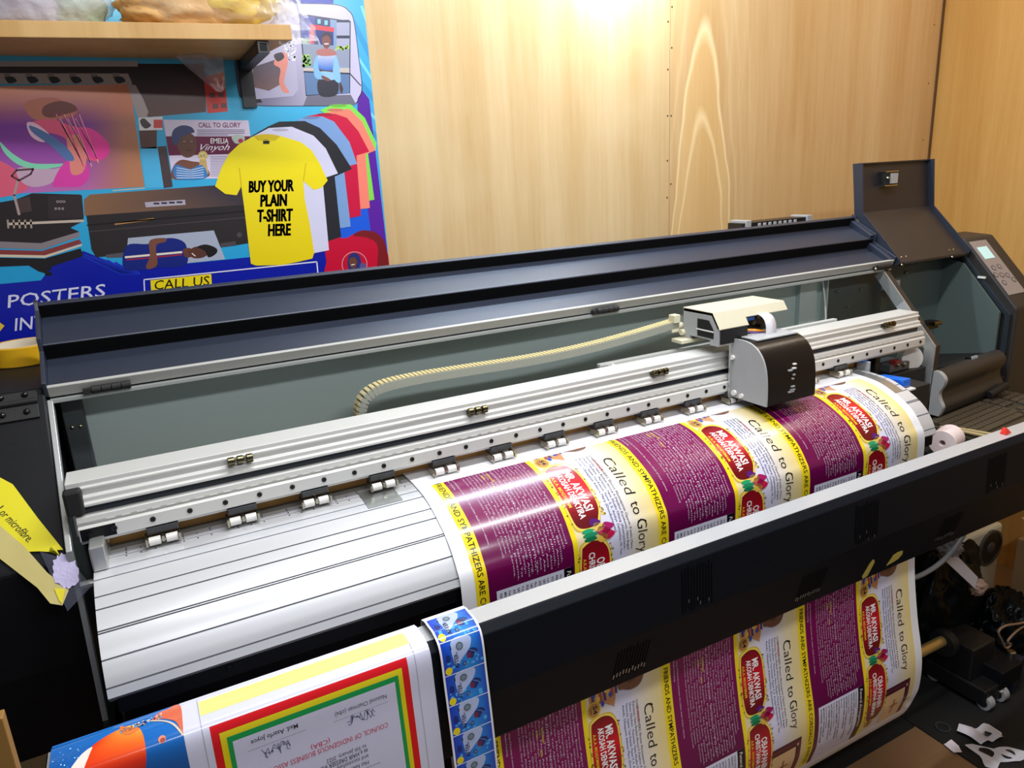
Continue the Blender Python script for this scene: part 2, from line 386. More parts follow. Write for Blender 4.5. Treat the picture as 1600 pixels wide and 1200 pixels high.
# brown media path seen between rail and platen
b = MB(); b.box(-.097, 1.60, 1.2035, 1.222, .925, .99, 0); b.box(-.097, 1.60, 1.17, 1.2035, .9335, .9345, 1); b.build('paper_path', [KRAFT, mat('path_grey_strip', (128, 128, 124), .5)], PR)  # with a grey strip along the platen's rear top

# gantry beam: two extrusions, the dark recess and the linear rail
prof = [(1.235, .965), (1.235, 1.0535), (1.178, 1.0535), (1.178, 1.0455), (1.1745, 1.0445), (1.1745, 1.0415), (1.178, 1.0405), (1.178, 1.032), (1.171, 1.030), (1.171, 1.0225), (1.166, 1.0215), (1.166, 1.0170), (1.180, 1.016), (1.188, 1.012), (1.188, .965)]
b = MB(); b.prism(prof, XL + .006, 1.806, 0); gantry = b.build('gantry_beam', ALUW, PR, .0012)
b = MB(); b.box(XL + .002, XL + .026, 1.160, 1.180, 1.008, 1.047, 0); b.build('end_cap', MATTE, gantry, .004)
b = MB(); b.box(XL + .008, 1.804, 1.176, 1.19, 1.0035, 1.0165, 0); b.build('recess_strip', mat('blue_black_strip', (20, 28, 40), .3), gantry)
for k, x in enumerate((.106, .523, .945, 1.675)):
    b = MB()
    for dx in (-.014, 0, .014):
        b.cyl((x + dx - .005, 1.167, 1.041), (x + dx + .005, 1.167, 1.041), .0065, 10, 0)
        b.box(x + dx - .005, x + dx + .005, 1.162, 1.178, 1.034 if dx else 1.037, 1.040, 0)
    b.box(x - .019, x + .019, 1.165, 1.1722, 1.0395, 1.0425, 0)
    b.build('clip', BRASS, gantry, .0012)
prof = [(1.195, .962), (1.195, 1.004), (1.163, 1.004), (1.161, .993), (1.1635, .9925), (1.1635, .991), (1.161, .9905), (1.157, .988), (1.157, .968), (1.163, .9655), (1.163, .962)]
b = MB(); b.prism(prof, XL + .012, 1.812, 0); rail = b.build('guide_rail', ALUW, PR, .0008)
b = MB(); b.box(XL + .014, 1.808, 1.1605, 1.1612, .9938, .9966, 0)
for i in range(90):
    x = XL + .05 + i * .0205
    b.box(x, x + .012, 1.1600, 1.1606, .9945, .9960, 1)
b.build('encoder_strip', [mat('strip_silver', (214, 214, 206), .3, metal=.5), WHITEP], rail)
b = MB(); b.box(XL + .014, XL + .06, 1.1562, 1.1572, .969, .987, 0); b.cyl((XL + .026, 1.157, .978), (XL + .026, 1.154, .978), .004, 12, 0); b.build('rail_stop', SCREW, rail)
for i in range(38):
    x = -.0833 + i * .0521
    if x > 1.80: break
    b = MB(); b.ring((x, 1.1572, .979), (x, 1.1560, .979), .0042, .0022, 14, 0); b.cyl((x, 1.1575, .979), (x, 1.1566, .979), .0023, 8, 1)
    b.build('screw', [mat('screw_rim', (70, 68, 64), .3, metal=.8), DARKGAP], rail)

# pinch rollers
proto = None
def pinch():
    b = MB(); z0 = .9415
    b.prism([(1.155, .9655), (1.215, .9655), (1.215, .955), (1.178, .950), (1.158, .9545)], -.021, .024, 0)
    b.box(-.026, .030, 1.17, 1.20, .960, .9665, 0)
    br = b.build('pinch_roller', DGREY, PR, .0015)
    for dx in (-.012, .012):
        c = MB(); c.cyl((dx - .0085, 1.152, z0 + .0045), (dx + .0085, 1.152, z0 + .0045), .0065, 14, 0); c.build('roller', WHITEP, br, .001)
    c = MB(); c.box(-.0245, -.0215, 1.143, 1.17, z0, z0 + .012, 0); c.box(.0215, .0245, 1.143, 1.17, z0, z0 + .012, 0); c.box(-.002, .002, 1.145, 1.165, z0 + .003, z0 + .012, 0); c.cyl((-.025, 1.152, z0 + .0045), (.025, 1.152, z0 + .0045), .002, 8, 0)
    c.build('axle', STEEL, br)
    return br
def dup_part(p, dx):
    r = p.copy(); COL.objects.link(r); r.location = p.location + Vector((dx, 0, 0)); r.parent = p.parent
    for ch in p.children:
        c = ch.copy(); COL.objects.link(c); c.parent = r; c.location = ch.location
    return r
p0 = pinch(); p0.location.x += -.022
for k in range(1, 14): dup_part(p0, k * .1166)

# side plates (bright cut edges of the end frames)
def band(pts, wd):
    pts = [Vector(p) for p in pts]; inn = []
    for i, p in enumerate(pts):
        d1 = (pts[i] - pts[i - 1]).normalized() if i else None; d2 = (pts[i + 1] - pts[i]).normalized() if i < len(pts) - 1 else None
        d = ((d1 or d2) + (d2 or d1)).normalized(); n = Vector((-d.y, d.x)); k = 1 / max(.5, n.dot(Vector((-(d1 or d2).y, (d1 or d2).x))))
        inn.append(p + n * wd * k)
    return [tuple(p) for p in pts] + [tuple(p) for p in reversed(inn)]
FR = [(1.335, 1.146), (1.160, .955), (1.166, .80)]
b = MB(); b.prism(band([(1.335, 1.146), (1.150, .962), (1.152, .90), (1.10, .66)], .018), XL - .008, XL, 0); b.build('left_side_plate', EDGE, PR, .001)
b = MB(); b.prism(band(FR, .030), XR, XR + .004, 0); b.prism(band(FR, .012), XR + .004, XR + .022, 1); b.prism([(1.262, 1.064), (1.238, 1.038), (1.2585, 1.019), (1.2825, 1.0455)], XR - .001, XR + .002, 2); b.build('right_side_plate', [EDGE, BROWNBLK, GREYP], PR)
# inner rear wall with its left bracket, right fittings
b = MB(); b.box(-.135, 1.868, 1.40, 1.41, .80, 1.142, 0); rear = b.build('inner_rear_wall', INNER, PR)
b = MB(); b.box(-.137, -.106, 1.372, 1.400, .95, 1.14, 0); br = b.build('mounting_bracket', mat('bracket_grey', (58, 64, 66), .5), rear, .002)
b = MB()
for x in (-.1265, -.1145): b.ball((x, 1.372, 1.085), .0038, 0)
b.build('screw', STEEL, br, smooth=True)
b = MB(); b.box(1.60, 1.665, 1.385, 1.40, .95, 1.14, 0); b.box(1.70, 1.705, 1.38, 1.40, .95, 1.13, 0); b.box(1.705, 1.95, 1.392, 1.40, .98, 1.13, 1)
for x, z in ((1.615, 1.07), (1.63, 1.07), (1.75, 1.09), (1.76, 1.09), (1.85, 1.085), (1.80, 1.04)): b.ball((x, 1.388, z), .003, 2)
b.build('service_panel', [INNER, mat('slate_dark', (66, 78, 78), .5), STEEL], rear)
b = MB(); b.tube([(1.682, 1.385, 1.14), (1.680, 1.37, 1.08), (1.688, 1.37, 1.03), (1.700, 1.375, .97)], .0022, 8); b.build('white_wire', WHITEP, rear, smooth=True)
b = MB(); b.box(1.945, 1.985, 1.36, 1.40, 1.07, 1.10, 0); b.build('cable_connector', GREYP, rear, .002)
for nm, c, dx in (('yellow_wire', '#D8B020', .006), ('red_wire', '#C02830', 0), ('black_wire', '#141414', -.008)):
    b = MB(); b.tube([(1.965 + dx, 1.36, 1.07), (1.972 + dx, 1.345, 1.045), (1.962 + dx, 1.345, 1.02), (1.95 + dx, 1.35, .99)], .003, 8); b.build(nm, mat(nm, c, .4), rear, smooth=True)
b = MB(); b.box(1.868, 2.25, 1.40, 1.41, .80, 1.142, 0); b.build('bay_rear_wall', mat('bay_shaded_slate', 0), PR)  # continues the inner rear wall, coloured darker for the shade in the bay
# top frame strip and gap
b = MB(); b.box(XL - .004, 1.90, 1.333, 1.41, 1.139, 1.146, 0); b.build('top_frame', mat('edge_lit_grey', (150, 154, 152), .4), PR, .001)  # light catching the front edge is put into the pale grey
b = MB(); b.box(XL - .004, 2.25, 1.345, 1.66, 1.146, 1.158, 0); b.box(XL - .004, 2.25, 1.41, 1.66, .70, 1.146, 0); b.build('rear_body', BLACK, PR)
# lid: tray of two flat strips and raised flanges
th = math.radians(23.8); dS = Vector((math.cos(th), math.sin(th))); nS = Vector((-math.sin(th), math.cos(th)))
def lp(t, h): p = Vector((1.335, 1.160)) + dS * t + nS * h; return (p.x, p.y)
LX0, LX1 = -.145, 1.908
prof = [lp(0, .006), lp(.002, .008), lp(.004, .0), lp(.088, 0), lp(.088, .028), lp(.090, .030), lp(.172, .030), lp(.172, .056), lp(.183, .056), lp(.183, .018), lp(.092, .016), lp(.090, -.010), lp(0, -.010)]
b = MB(); b.prism(prof, LX0, LX1, 0); lid = b.build('lid', LIDM, PR, .0012)
b = MB(); b.prism([lp(-.001, -.012), lp(-.001, .0075), lp(.006, .0075), lp(.006, -.012)], LX0, LX1, 0); b.build('lid_front_edge', mat('edge_lit_light', (172, 172, 168), .4), lid, .001)  # pale strip paints in the light along the lid's front edge
for t_, h0, h1 in ((.0868, .002, .0285), (.1708, .032, .0545)):
    b = MB(); b.prism([lp(t_, h0), lp(t_ + .0012, h0), lp(t_ + .0012, h1), lp(t_, h1)], LX0 + .001, LX1 - .001, 0); b.build('ledge_shade', mat('ledge_shade_black', (9, 10, 13), .8, spec=.15), lid)  # matte black bands paint in shade on the down-facing ledges
for x0, x1, nm in ((LX0 - .006, LX0, 'lid_flange'), (LX1, LX1 + .006, 'lid_flange')):
    b = MB(); b.prism([lp(0, -.012), lp(0, .016), lp(.080, .022), lp(.088, .044), lp(.165, .050), lp(.175, .060), lp(.185, .060), lp(.185, -.002), lp(.09, -.012)], x0, x1, 0); b.build(nm, LIDM, lid, .001)
b = MB(); b.prism([lp(.004, .0), lp(.004, .010), lp(.086, .018), lp(.086, 0)], LX1 - .014, LX1, 0); b.prism([lp(.09, .030), lp(.09, .040), lp(.17, .048), lp(.17, .030)], LX1 - .014, LX1, 0); b.build('end_stop', LIDM, lid, .001)
# hinges
def hinge(x, parent=PR, n=4):
    b = MB()
    for k in range(n): b.cyl((x + k * .0145, 1.330, 1.1525), (x + k * .0145 + .0138, 1.330, 1.1525), .0065, 14, 0)
    b.box(x - .012, x, 1.326, 1.335, 1.147, 1.156, 0)
    return b.build('hinge', MATTE, parent, .0008)
for x in (-.085, .9, 1.835, 1.945, 2.175): hinge(x)
b = MB()
for x in (1.822, 1.932, 2.163): b.ball((x, 1.326, 1.151), .004)
b.build('hinge_pin', STEEL, PR, smooth=True)
# small cover of the service bay, folded up
CX0, CX1 = 1.922, 2.245
prof = [(1.330, 1.150), (1.330, 1.157), (1.468, 1.292), (1.486, 1.427), (1.478, 1.428), (1.478, 1.433), (1.498, 1.432), (1.480, 1.286), (1.340, 1.148)]
b = MB(); b.prism(prof, CX0, CX1, 0); cov = b.build('bay_cover', mat('cover_black_satin', (40, 38, 42), .38, bump=.12, bscale=900), PR, .001)
for x0, x1 in ((CX0 - .004, CX0), (CX1, CX1 + .004)):
    b = MB(); b.prism([(1.330, 1.150), (1.322, 1.166), (1.452, 1.294), (1.466, 1.433), (1.498, 1.432), (1.480, 1.286), (1.340, 1.148)], x0, x1, 0); b.build('cover_flange', mat('cover_flange_blue', (44, 50, 64), .35, bump=.1, bscale=900), cov)
b = MB(); b.box(2.015, 2.065, 1.458, 1.482, 1.366, 1.403, 0); b.box(2.035, 2.062, 1.452, 1.458, 1.370, 1.399, 1); b.box(2.013, 2.070, 1.457, 1.48, 1.403, 1.406, 2); b.box(2.013, 2.070, 1.457, 1.48, 1.363, 1.366, 2); b.ball((2.022, 1.457, 1.386), .005, 2); b.ball((2.083, 1.480, 1.388), .006, 2); b.box(2.065, 2.09, 1.475, 1.482, 1.375, 1.40, 0)
b.build('latch', [MATTE, GREYP, STEEL], cov)
b = MB()
for x in (1.955, 1.975, 2.175, 2.195): b.ball((x, 1.345, 1.168), .004)
b.build('cover_screw', STEEL, cov, smooth=True)

# print carriage
b = MB()
k = [(1.150, 1.087), (1.128, 1.088), (1.106, 1.086), (1.085, 1.078), (1.068, 1.062), (1.057, 1.040), (1.052, 1.015), (1.050, .985), (1.050, .957)]
prof = [tuple(p) for p in cr(k, 4)] + [(1.150, .957)]
b.prism(prof, 1.134, 1.276, 0); car = b.build('print_carriage', mat('carriage_black', (17, 17, 20), .30, bump=.05, bscale=800, spec=.45), PR, .001, smooth=True)
b = MB(); b.prism(prof, 1.130, 1.134, 0); b.build('carriage_side', GREYP, car)
b = MB(); b.box(1.123, 1.131, 1.150, 1.154, .955, 1.075, 0); b.cyl((1.124, 1.147, 1.046), (1.134, 1.147, 1.046), .005, 12, 1); b.cyl((1.124, 1.140, .968), (1.134, 1.140, .968), .006, 12, 1); b.cyl((1.124, 1.118, .966), (1.131, 1.118, .966), .005, 12, 1); b.build('side_bracket', [ALU, WHITEP], car)
b = MB()
for i, (dx, dz, wd) in enumerate(((.074, 1.035, .008), (.070, 1.027, .009), (.058, 1.024, .010), (.071, 1.013, .006), (.068, 1.005, .004), (.066, .988, .010), (.064, .981, .013), (.058, .977, .016))):
    b.box(1.134 + dx, 1.134 + dx + wd, 1.0470 + (.004 if dz > 1.03 else .0015 if dz > 1.01 else 0), 1.0525 + (.004 if dz > 1.03 else .0015 if dz > 1.01 else 0), dz, dz + .0028, 0 if i < 2 else 1)
b.build('indicator_marks', [WHITEP, GREYP], car)
b = MB(); b.prism([(1.150, 1.075), (1.150, 1.116), (1.170, 1.145), (1.262, 1.145), (1.262, 1.075), (1.256, 1.075), (1.256, 1.139), (1.173, 1.139), (1.156, 1.113), (1.156, 1.075)], 1.094, 1.170, 0)
hb = b.build('head_board_box', mat('box_light_grey', (196, 196, 192), .38), car, .001)
b = MB(); b.prism([(1.146, 1.112), (1.150, 1.118), (1.170, 1.147), (1.264, 1.147), (1.264, 1.138), (1.173, 1.139), (1.152, 1.110)], 1.088, 1.172, 0); b.prism([(1.157, 1.128), (1.170, 1.147), (1.264, 1.147), (1.264, 1.138), (1.173, 1.139), (1.162, 1.126)], 1.172, 1.300, 0); b.build('box_top', mat('box_cream', (208, 202, 178), .4), hb, .001)
b = MB(); b.prism([(1.150, 1.075), (1.150, 1.116), (1.170, 1.145), (1.262, 1.145), (1.262, 1.075), (1.240, 1.075), (1.240, 1.086), (1.176, 1.086), (1.176, 1.075)], 1.088, 1.0945, 0)
b.build('box_side', GREYP, hb)
b = MB(); b.prism([(1.165, 1.090), (1.165, 1.108), (1.180, 1.128), (1.215, 1.128), (1.215, 1.090)], 1.0868, 1.0882, 0); b.box(1.0850, 1.0868, 1.163, 1.216, 1.104, 1.1065, 1); b.build('side_window', [DARKGAP, WHITEP], hb)
b = MB(); b.box(1.092, 1.168, 1.1465, 1.150, 1.080, 1.113, 0); b.build('front_plate', MATTE, hb)
b = MB(); b.box(1.170, 1.292, 1.20, 1.205, 1.08, 1.138, 0)
for i in range(7): b.box(1.175 + i * .012, 1.183 + i * .012, 1.185, 1.20, 1.088 + (i % 3) * .012, 1.096 + (i % 3) * .012, i % 3)
b.build('circuit_board', [mat('board_dark', (36, 34, 30), .5), mat('board_tan', (120, 106, 80), .5), mat('board_grey', (96, 96, 92), .5)], hb)
b = MB(); b.box(1.172, 1.185, 1.165, 1.19, 1.118, 1.128, 0); b.box(1.186, 1.206, 1.165, 1.18, 1.116, 1.126, 1); b.box(1.195, 1.225, 1.162, 1.18, 1.128, 1.134, 2)
b.tube([(1.18, 1.17, 1.095), (1.20, 1.155, 1.094), (1.225, 1.15, 1.088)], .004, 8, 3); b.tube([(1.178, 1.165, 1.092), (1.20, 1.148, 1.09), (1.225, 1.142, 1.087)], .003, 8, 4)
b.build('wiring', [mat('connector_tan', (190, 160, 130), .5), mat('connector_blue', (28, 90, 170), .4), mat('connector_red', (220, 70, 40), .4), mat('wire_orange', (230, 150, 40), .4), mat('wire_purple', (70, 40, 110), .4)], hb)
rib = cr([(1.175, 1.128), (1.155, 1.130), (1.138, 1.122), (1.130, 1.105), (1.130, 1.086)], 6)
b = MB(); b.sheet([tuple(p) for p in rib], 1.206, 1.236, 0); rb = b.build('ribbon_cable', mat('ribbon_white', (226, 226, 232), .35), hb, smooth=True); sd = rb.modifiers.new('solid', 'SOLIDIFY'); sd.thickness = .0012
b = MB(); b.box(1.150, 1.270, 1.10, 1.155, 1.086, 1.0895, 0); b.build('carriage_lid_plate', GREYP, car, .001)
# cable chain
b = MB(); ch = cr([(.335, 1.02), (.338, 1.05), (.352, 1.072), (.385, 1.084), (.45, 1.0875), (.55, 1.086), (.65, 1.0835), (.76, 1.0835), (.87, 1.088), (.97, 1.096), (1.03, 1.102), (1.078, 1.107)], 14)
Sc = np.concatenate([[0], np.cumsum(np.linalg.norm(np.diff(ch, axis=0), axis=1))]); n = int(Sc[-1] / .0085)
for i in range(n):
    s_ = (i + .5) / n * Sc[-1]; x = np.interp(s_, Sc, ch[:, 0]); z = np.interp(s_, Sc, ch[:, 1]); x2 = np.interp(s_ + .002, Sc, ch[:, 0]); z2 = np.interp(s_ + .002, Sc, ch[:, 1])
    d = Vector((x2 - x, 0, z2 - z)).normalized(); nn = Vector((-d.z, 0, d.x))
    b.obox((x, 1.285, z), d * .0043, (0, .0150, 0), nn * .0080, 1)
    b.obox(Vector((x, 1.285, z)) + nn * .0086, d * .0030, (0, .0125, 0), nn * .0012, 0)
b.build('cable_chain', [BEIGE, mat('chain_grey', (150, 152, 140), .5)], PR)
b = MB(); b.box(1.062, 1.090, 1.270, 1.300, 1.090, 1.098, 0); b.box(1.064, 1.082, 1.265, 1.285, 1.112, 1.13, 0); b.cyl((1.08, 1.272, 1.104), (1.092, 1.272, 1.104), .007, 12, 0); b.cyl((1.08, 1.262, 1.090), (1.092, 1.262, 1.090), .007, 12, 0); b.box(1.06, 1.13, 1.235, 1.27, 1.070, 1.078, 0); b.build('chain_anchor', mat('anchor_cream', (214, 208, 180), .4), car, .001)
b = MB(); b.box(.86, 1.60, 1.262, 1.275, 1.043, 1.051, 0); b.box(.862, .885, 1.25, 1.275, 1.03, 1.046, 1); b.cyl((.88, 1.255, 1.045), (.895, 1.255, 1.038), .008, 12, 0); b.build('chain_tray', [ALUW, DGREY], PR, .001)

# service bay on the right: inside wall, cleaning station, covers
side = [(1.41, 1.142), (1.335, 1.125), (1.212, .990), (1.212, .865), (1.41, .80)]
b = MB(); b.prism(side, 2.236, 2.244, 0); b.build('bay_side_wall', mat('bay_shaded_slate', 0), PR)
for x, y, z in ((2.06, 1.396, 1.11), (2.05, 1.396, 1.02)):
    b = MB(); b.ball((x, y, z), .004, 0); b.build('screw', STEEL, PR, smooth=True)
b = MB(); b.box(2.06, 2.09, 1.382, 1.4005, .975, 1.0, 0); b.ball((2.078, 1.380, .988), .006, 1); b.build('stop_block', [SCREW, STEEL], PR)
b = MB(); b.box(1.884, 1.93, 1.20, 1.225, .99, 1.01, 0); b.cyl((1.90, 1.195, 1.005), (1.93, 1.195, 1.005), .006, 10, 1); b.build('belt_tensioner', [SCREW, BRASS], PR)
b = MB(); b.prism([(1.200, .862), (1.200, .872), (1.40, .83), (1.40, .80)], 1.86, 2.24, 0); b.build('bay_floor', MATTE, PR)
CH = [(1.44, 1.202), (1.355, 1.196), (1.178, 1.003), (1.178, .60), (1.47, .60), (1.47, 1.19)]
b = MB(); b.prism(CH, 2.262, 2.408, 0); hous = b.build('right_housing', BROWNBLK, PR, .006)
def cs(t, h=0):   # point t down the sloping control face, h off its surface
    a = Vector((1.355, 1.196)); d = (Vector((1.178, 1.003)) - a).normalized(); q = a + d * t + Vector((d.y, -d.x)) * h
    return (q.x, q.y)
def panel(x0, x1, t0, t1, h0, h1): return [cs(t0, h0), cs(t0, h1), cs(t1, h1), cs(t1, h0)]
b = MB(); b.prism(panel(0, 0, .016, .215, 0, .0018), 2.268, 2.352, 0); cp = b.build('control_panel', mat('control_panel_grey', (150, 140, 138), .4), hous)
b = MB(); b.prism(panel(0, 0, .040, .084, .0018, .003), 2.282, 2.330, 0); b.build('screen', mat('lcd_pale', (184, 224, 226), .2, emit=.35), cp)
for (x, t) in ((2.288, .118), (2.318, .116), (2.274, .142), (2.300, .146), (2.325, .150), (2.286, .172), (2.338, .168)):
    p = cs(t, .0018); q = cs(t, .0035); b = MB(); b.ring((x, *p), (x, *q), .0085, .0066, 20, 0); b.cyl((x, *p), (x, *cs(t, .0026)), .0066, 20, 1); b.build('button', [mat('button_rim', (92, 84, 82), .4), mat('button_face', (160, 150, 148), .4)], cp)
b = MB(); b.prism([(1.355, 1.160), (1.190, .985), (1.190, .865), (1.205, .865), (1.205, .98), (1.36, 1.148)], 2.250, 2.262, 0); b.build('bay_lip', mat('lip_slate', (40, 48, 54), .35), PR, .001)
b = MB(); b.box(2.2445, 2.2500, 1.270, 1.292, 1.083, 1.089, 0); b.build('bay_magnet', WHITEP, PR)
fk = [(1.150, .912), (1.138, .905), (1.130, .893), (1.132, .876), (1.142, .855), (1.138, .835), (1.128, .815), (1.136, .79)]
fp = [tuple(p) for p in cr(fk, 4)]
b = MB(); b.prism(fp + [(1.165, .79), (1.165, .912)], 1.888, 2.215, 0); b.v = [(x, y + .035 * (x - 1.872) / .343, z - .027) for x, y, z in b.v]; fc = b.build('bay_front_cover', BROWNBLK, PR, .001, smooth=True)
b = MB(); b.prism(fp + [(1.165, .79), (1.165, .912)], 1.872, 1.8882, 0); b.v = [(x, y + .035 * (x - 1.872) / .343, z - .027) for x, y, z in b.v]; b.build('cover_end', GREYP, fc)
b = MB(); b.box(1.868, 2.262, 1.185, 1.22, .60, .80, 0); b.cyl((2.12, 1.148, .775), (2.2, 1.148, .79), .011, 12, 0); b.build('lower_front_panel', MATTE, PR, .002)
b = MB(); b.box(2.055, 2.085, 1.176, 1.190, .882, .889, 0)
for i in range(3): b.box(2.062 + i * .009, 2.067 + i * .009, 1.172, 1.178, .884, .892, 1)
b.build('latch_teeth', [SCREW, GREYP], fc)
# cleaning station
b = MB(); b.box(1.605, 1.85, 1.17, 1.37, .80, .900, 0); st = b.build('cleaning_station', MATTE, PR, .003)
b = MB(); b.box(1.615, 1.70, 1.22, 1.34, .900, .94, 0); b.box(1.68, 1.70, 1.20, 1.34, .90, .965, 0); b.build('wiper_block', mat('station_charcoal', (36, 36, 38), .4), st, .003)
b = MB(); b.box(1.72, 1.80, 1.185, 1.25, .900, .921, 0); b.box(1.735, 1.755, 1.18, 1.20, .915, .932, 1); b.ball((1.74, 1.178, .921), .005, 2); b.ball((1.768, 1.18, .918), .006, 2); b.build('pump_motor', [mat('pump_grey', (92, 94, 96), .35), mat('pump_red', (150, 50, 50), .4), STEEL], st, .002)
b = MB(); b.cyl((1.815, 1.188, .926), (1.823, 1.210, .920), .031, 32, 0); b.build('waste_reel', WHITEP, st, .002)
b = MB(); b.box(1.59, 1.70, 1.06, 1.16, .80, .905, 0); b.box(1.592, 1.600, 1.155, 1.19, .905, .958, 1); b.box(1.585, 1.60, 1.165, 1.20, .955, .985, 2); b.build('platen_end_support', [MATTE, GREYP, mat('blue_tab', (40, 110, 200), .4)], PR, .002)

# left end cover, its hinge, rear unit and stand
LC = [(1.68, 1.165), (1.345, 1.165), (1.158, .945), (1.158, .78), (1.19, .62), (1.68, .62)]
b = MB(); b.prism(LC, -.52, XL - .008, 0); lc = b.build('left_end_cover', BLACK, PR, .004)
def sl(t, h=0):   # point t down the slope of the left cover, h off its surface
    a = Vector((1.345, 1.165)); d = (Vector((1.158, .945)) - a).normalized(); q = a + d * t + Vector((d.y, -d.x)) * h
    return (q.x, q.y)
b = MB(); b.prism([sl(.004, 0), sl(.004, .004), sl(.020, .004), sl(.020, 0)], -.24, -.160, 0); b.prism([sl(.026, 0), sl(.026, .004), sl(.052, .004), sl(.052, 0)], -.24, -.160, 0); b.cyl((-.24, *sl(.023, .005)), (-.160, *sl(.023, .005)), .005, 14, 0); hg = b.build('hinge', MATTE, lc, .0008)
for x in (-.208, -.176):
    for t in (.010, .040):
        b = MB(); b.ball((x, *sl(t, .004)), .005); b.build('screw', mat('black_chrome', (60, 60, 64), .15, metal=.9), hg, smooth=True)
b = MB(); b.box(1.595, 1.875, 1.60, 1.66, 1.158, 1.283, 0); b.box(1.605, 1.625, 1.595, 1.66, 1.262, 1.290, 1); b.box(1.855, 1.877, 1.595, 1.66, 1.262, 1.288, 1)
for i in range(8): b.box(1.655 + i * .021, 1.667 + i * .021, 1.598, 1.601, 1.268, 1.279, 1)
b.build('rear_fan_unit', [mat('fan_unit_black', (30, 28, 28), .4), GREYP], PR, .002)
b = MB(); b.box(-.135, -.02, 1.06, 1.20, .60, .70, 0); b.cyl((-.115, 1.05, .74), (-.045, 1.05, .745), .012, 14, 0); b.cyl((-.115, 1.04, .71), (-.045, 1.04, .715), .014, 14, 0); b.build('media_lever', mat('lever_black', (34, 34, 36), .4), PR, .003)
for x in (-.08, 2.02):
    b = MB(); b.box(x, x + .08, 1.20, 1.38, FLOOR + .06, .70, 0); b.box(x - .01, x + .09, .95, 1.62, FLOOR + .05, FLOOR + .11, 0); 
    lg = b.build('leg', BLACK, PR, .004)
    for y in (1.0, 1.56):
        b = MB(); b.cyl((x + .02, y, FLOOR + .026), (x + .06, y, FLOOR + .026), .026, 20); b.build('caster', MATTE, lg, .003)
b = MB(); b.box(0, 2.02, 1.26, 1.32, .12, .20, 0); b.build('stand_crossbar', BLACK, PR, .003)
b = MB(); b.box(.3, 1.9, 1.19, 1.24, .60, .80, 0); b.build('front_apron', mat('apron_grey', (62, 64, 70), .5), PR, .003)
b = MB(); b.box(1.70, 2.32, 1.0, 1.178, .715, .727, 0); b.box(1.70, 2.32, .998, 1.004, .715, .738, 0); b.build('accessory_tray', MATTE, PR, .002)

# ------------------------------------------------------------------ take-up drive below
TU = thing('take_up_motor', 'black take-up motor box on the dark mat below the printer right end', 'motor', (1.88, 1.0, FLOOR))
b = MB(); b.box(1.945, 2.055, .955, 1.145, -.082, -.03, 0); b.box(1.95, 2.06, 1.005, 1.15, -.0305, .075, 0); b.build('housing', mat('motor_black', (20, 21, 23), .45, bump=.1), TU, .005)
b = MB(); b.cyl((1.925, 1.083, .060), (1.952, 1.083, .060), .040, 28, 0); b.build('flange', MATTE, TU, .003)
b = MB(); b.cyl((1.50, 1.083, .074), (1.93, 1.083, .070), .015, 20, 0); b.build('spindle', mat('pale_gold_tube', (206, 176, 110), .3, metal=.6), TU)
for xx, yy in ((1.965, .975), (2.035, .975), (1.965, 1.125), (2.035, 1.125)):
    b = MB(); b.cyl((xx - .012, yy - .012, FLOOR + .026), (xx + .012, yy - .012, FLOOR + .026), .0215, 20, 0); b.cyl((xx - .013, yy - .012, FLOOR + .026), (xx + .013, yy - .012, FLOOR + .026), .012, 16, 1); b.box(xx - .016, xx + .016, yy - .008, yy + .008, FLOOR + .03, -.081, 0); b.build('caster', [GREYP, MATTE], TU)
b = MB(); b.ball((2.02, .955, -.055), .006, 0); b.ball((2.04, .955, -.055), .006, 0); b.build('indicator', WHITEP, TU, smooth=True)

# ------------------------------------------------------------------ dryer bar
DB = thing('dryer_bar', 'long black heater bar with slotted vents and pale top face in front of the printer', 'dryer', (.73, .84, FLOOR))
BT, BF, BB = .847, .828, .63
barp = [(.866, BT), (BF, BT), (.816, .835), (.812, .740), (.843, .632), (.866, .632)]
b = MB(); b.prism(barp, -.176, 1.80, 0); b.build('body', mat('bar_black', (15, 20, 28), .5, spec=.12, bump=.12, bscale=900), DB, .0015)
b = MB(); b.prism([(.8655, BT), (.8655, BT + .0008), (BF + .0005, BT + .0008), (BF + .0005, BT)], -.174, 1.798, 0); b.build('top_plate', mat('bar_top_grey', (196, 199, 204), .22, metal=.3), DB)
def slots(xc, low):
    b = MB()
    for i in range(11):
        x = xc - .032 + i * .0062
        if not low:
            sh = random.uniform(-.004, .004); z0, z1 = .748 + sh, .826 + sh - i * .0004
            y = lambda z: .812 + (z - .740) * .004 / .095
            b.add([(x, y(z0) - .0006, z0), (x + .0026, y(z0) - .0006, z0), (x + .0026, y(z1) - .0006, z1), (x, y(z1) - .0006, z1)], [(0, 1, 2, 3)], 0)
            if i in (2, 5, 6, 9): b.add([(x + .0006, y(z0) - .0009, z0 + .006 * (i % 3)), (x + .0016, y(z0) - .0009, z0 + .006 * (i % 3)), (x + .0016, y(z0) - .0009, z0 + .006 + .006 * (i % 3)), (x + .0006, y(z0) - .0009, z0 + .006 + .006 * (i % 3))], [(0, 1, 2, 3)], 1)
        else:
            sh = random.uniform(-.003, .003); z0, z1 = .652 + sh, .718 + sh; y = lambda z: .812 + (.740 - z) * .031 / .108; k = .0
            b.add([(x, y(z0) - .0006, z0), (x + .0026, y(z0) - .0006, z0), (x + .0026 + .0, y(z1) - .0006, z1), (x, y(z1) - .0006, z1)], [(0, 1, 2, 3)], 0)
            zz = z0 + .004
            b.add([(x + .0003, y(zz) - .0009, zz), (x + .0024, y(zz) - .0009, zz), (x + .0024, y(zz + .010) - .0009, zz + .010), (x + .0003, y(zz + .010) - .0009, zz + .010)], [(0, 1, 2, 3)], 1)
    return b
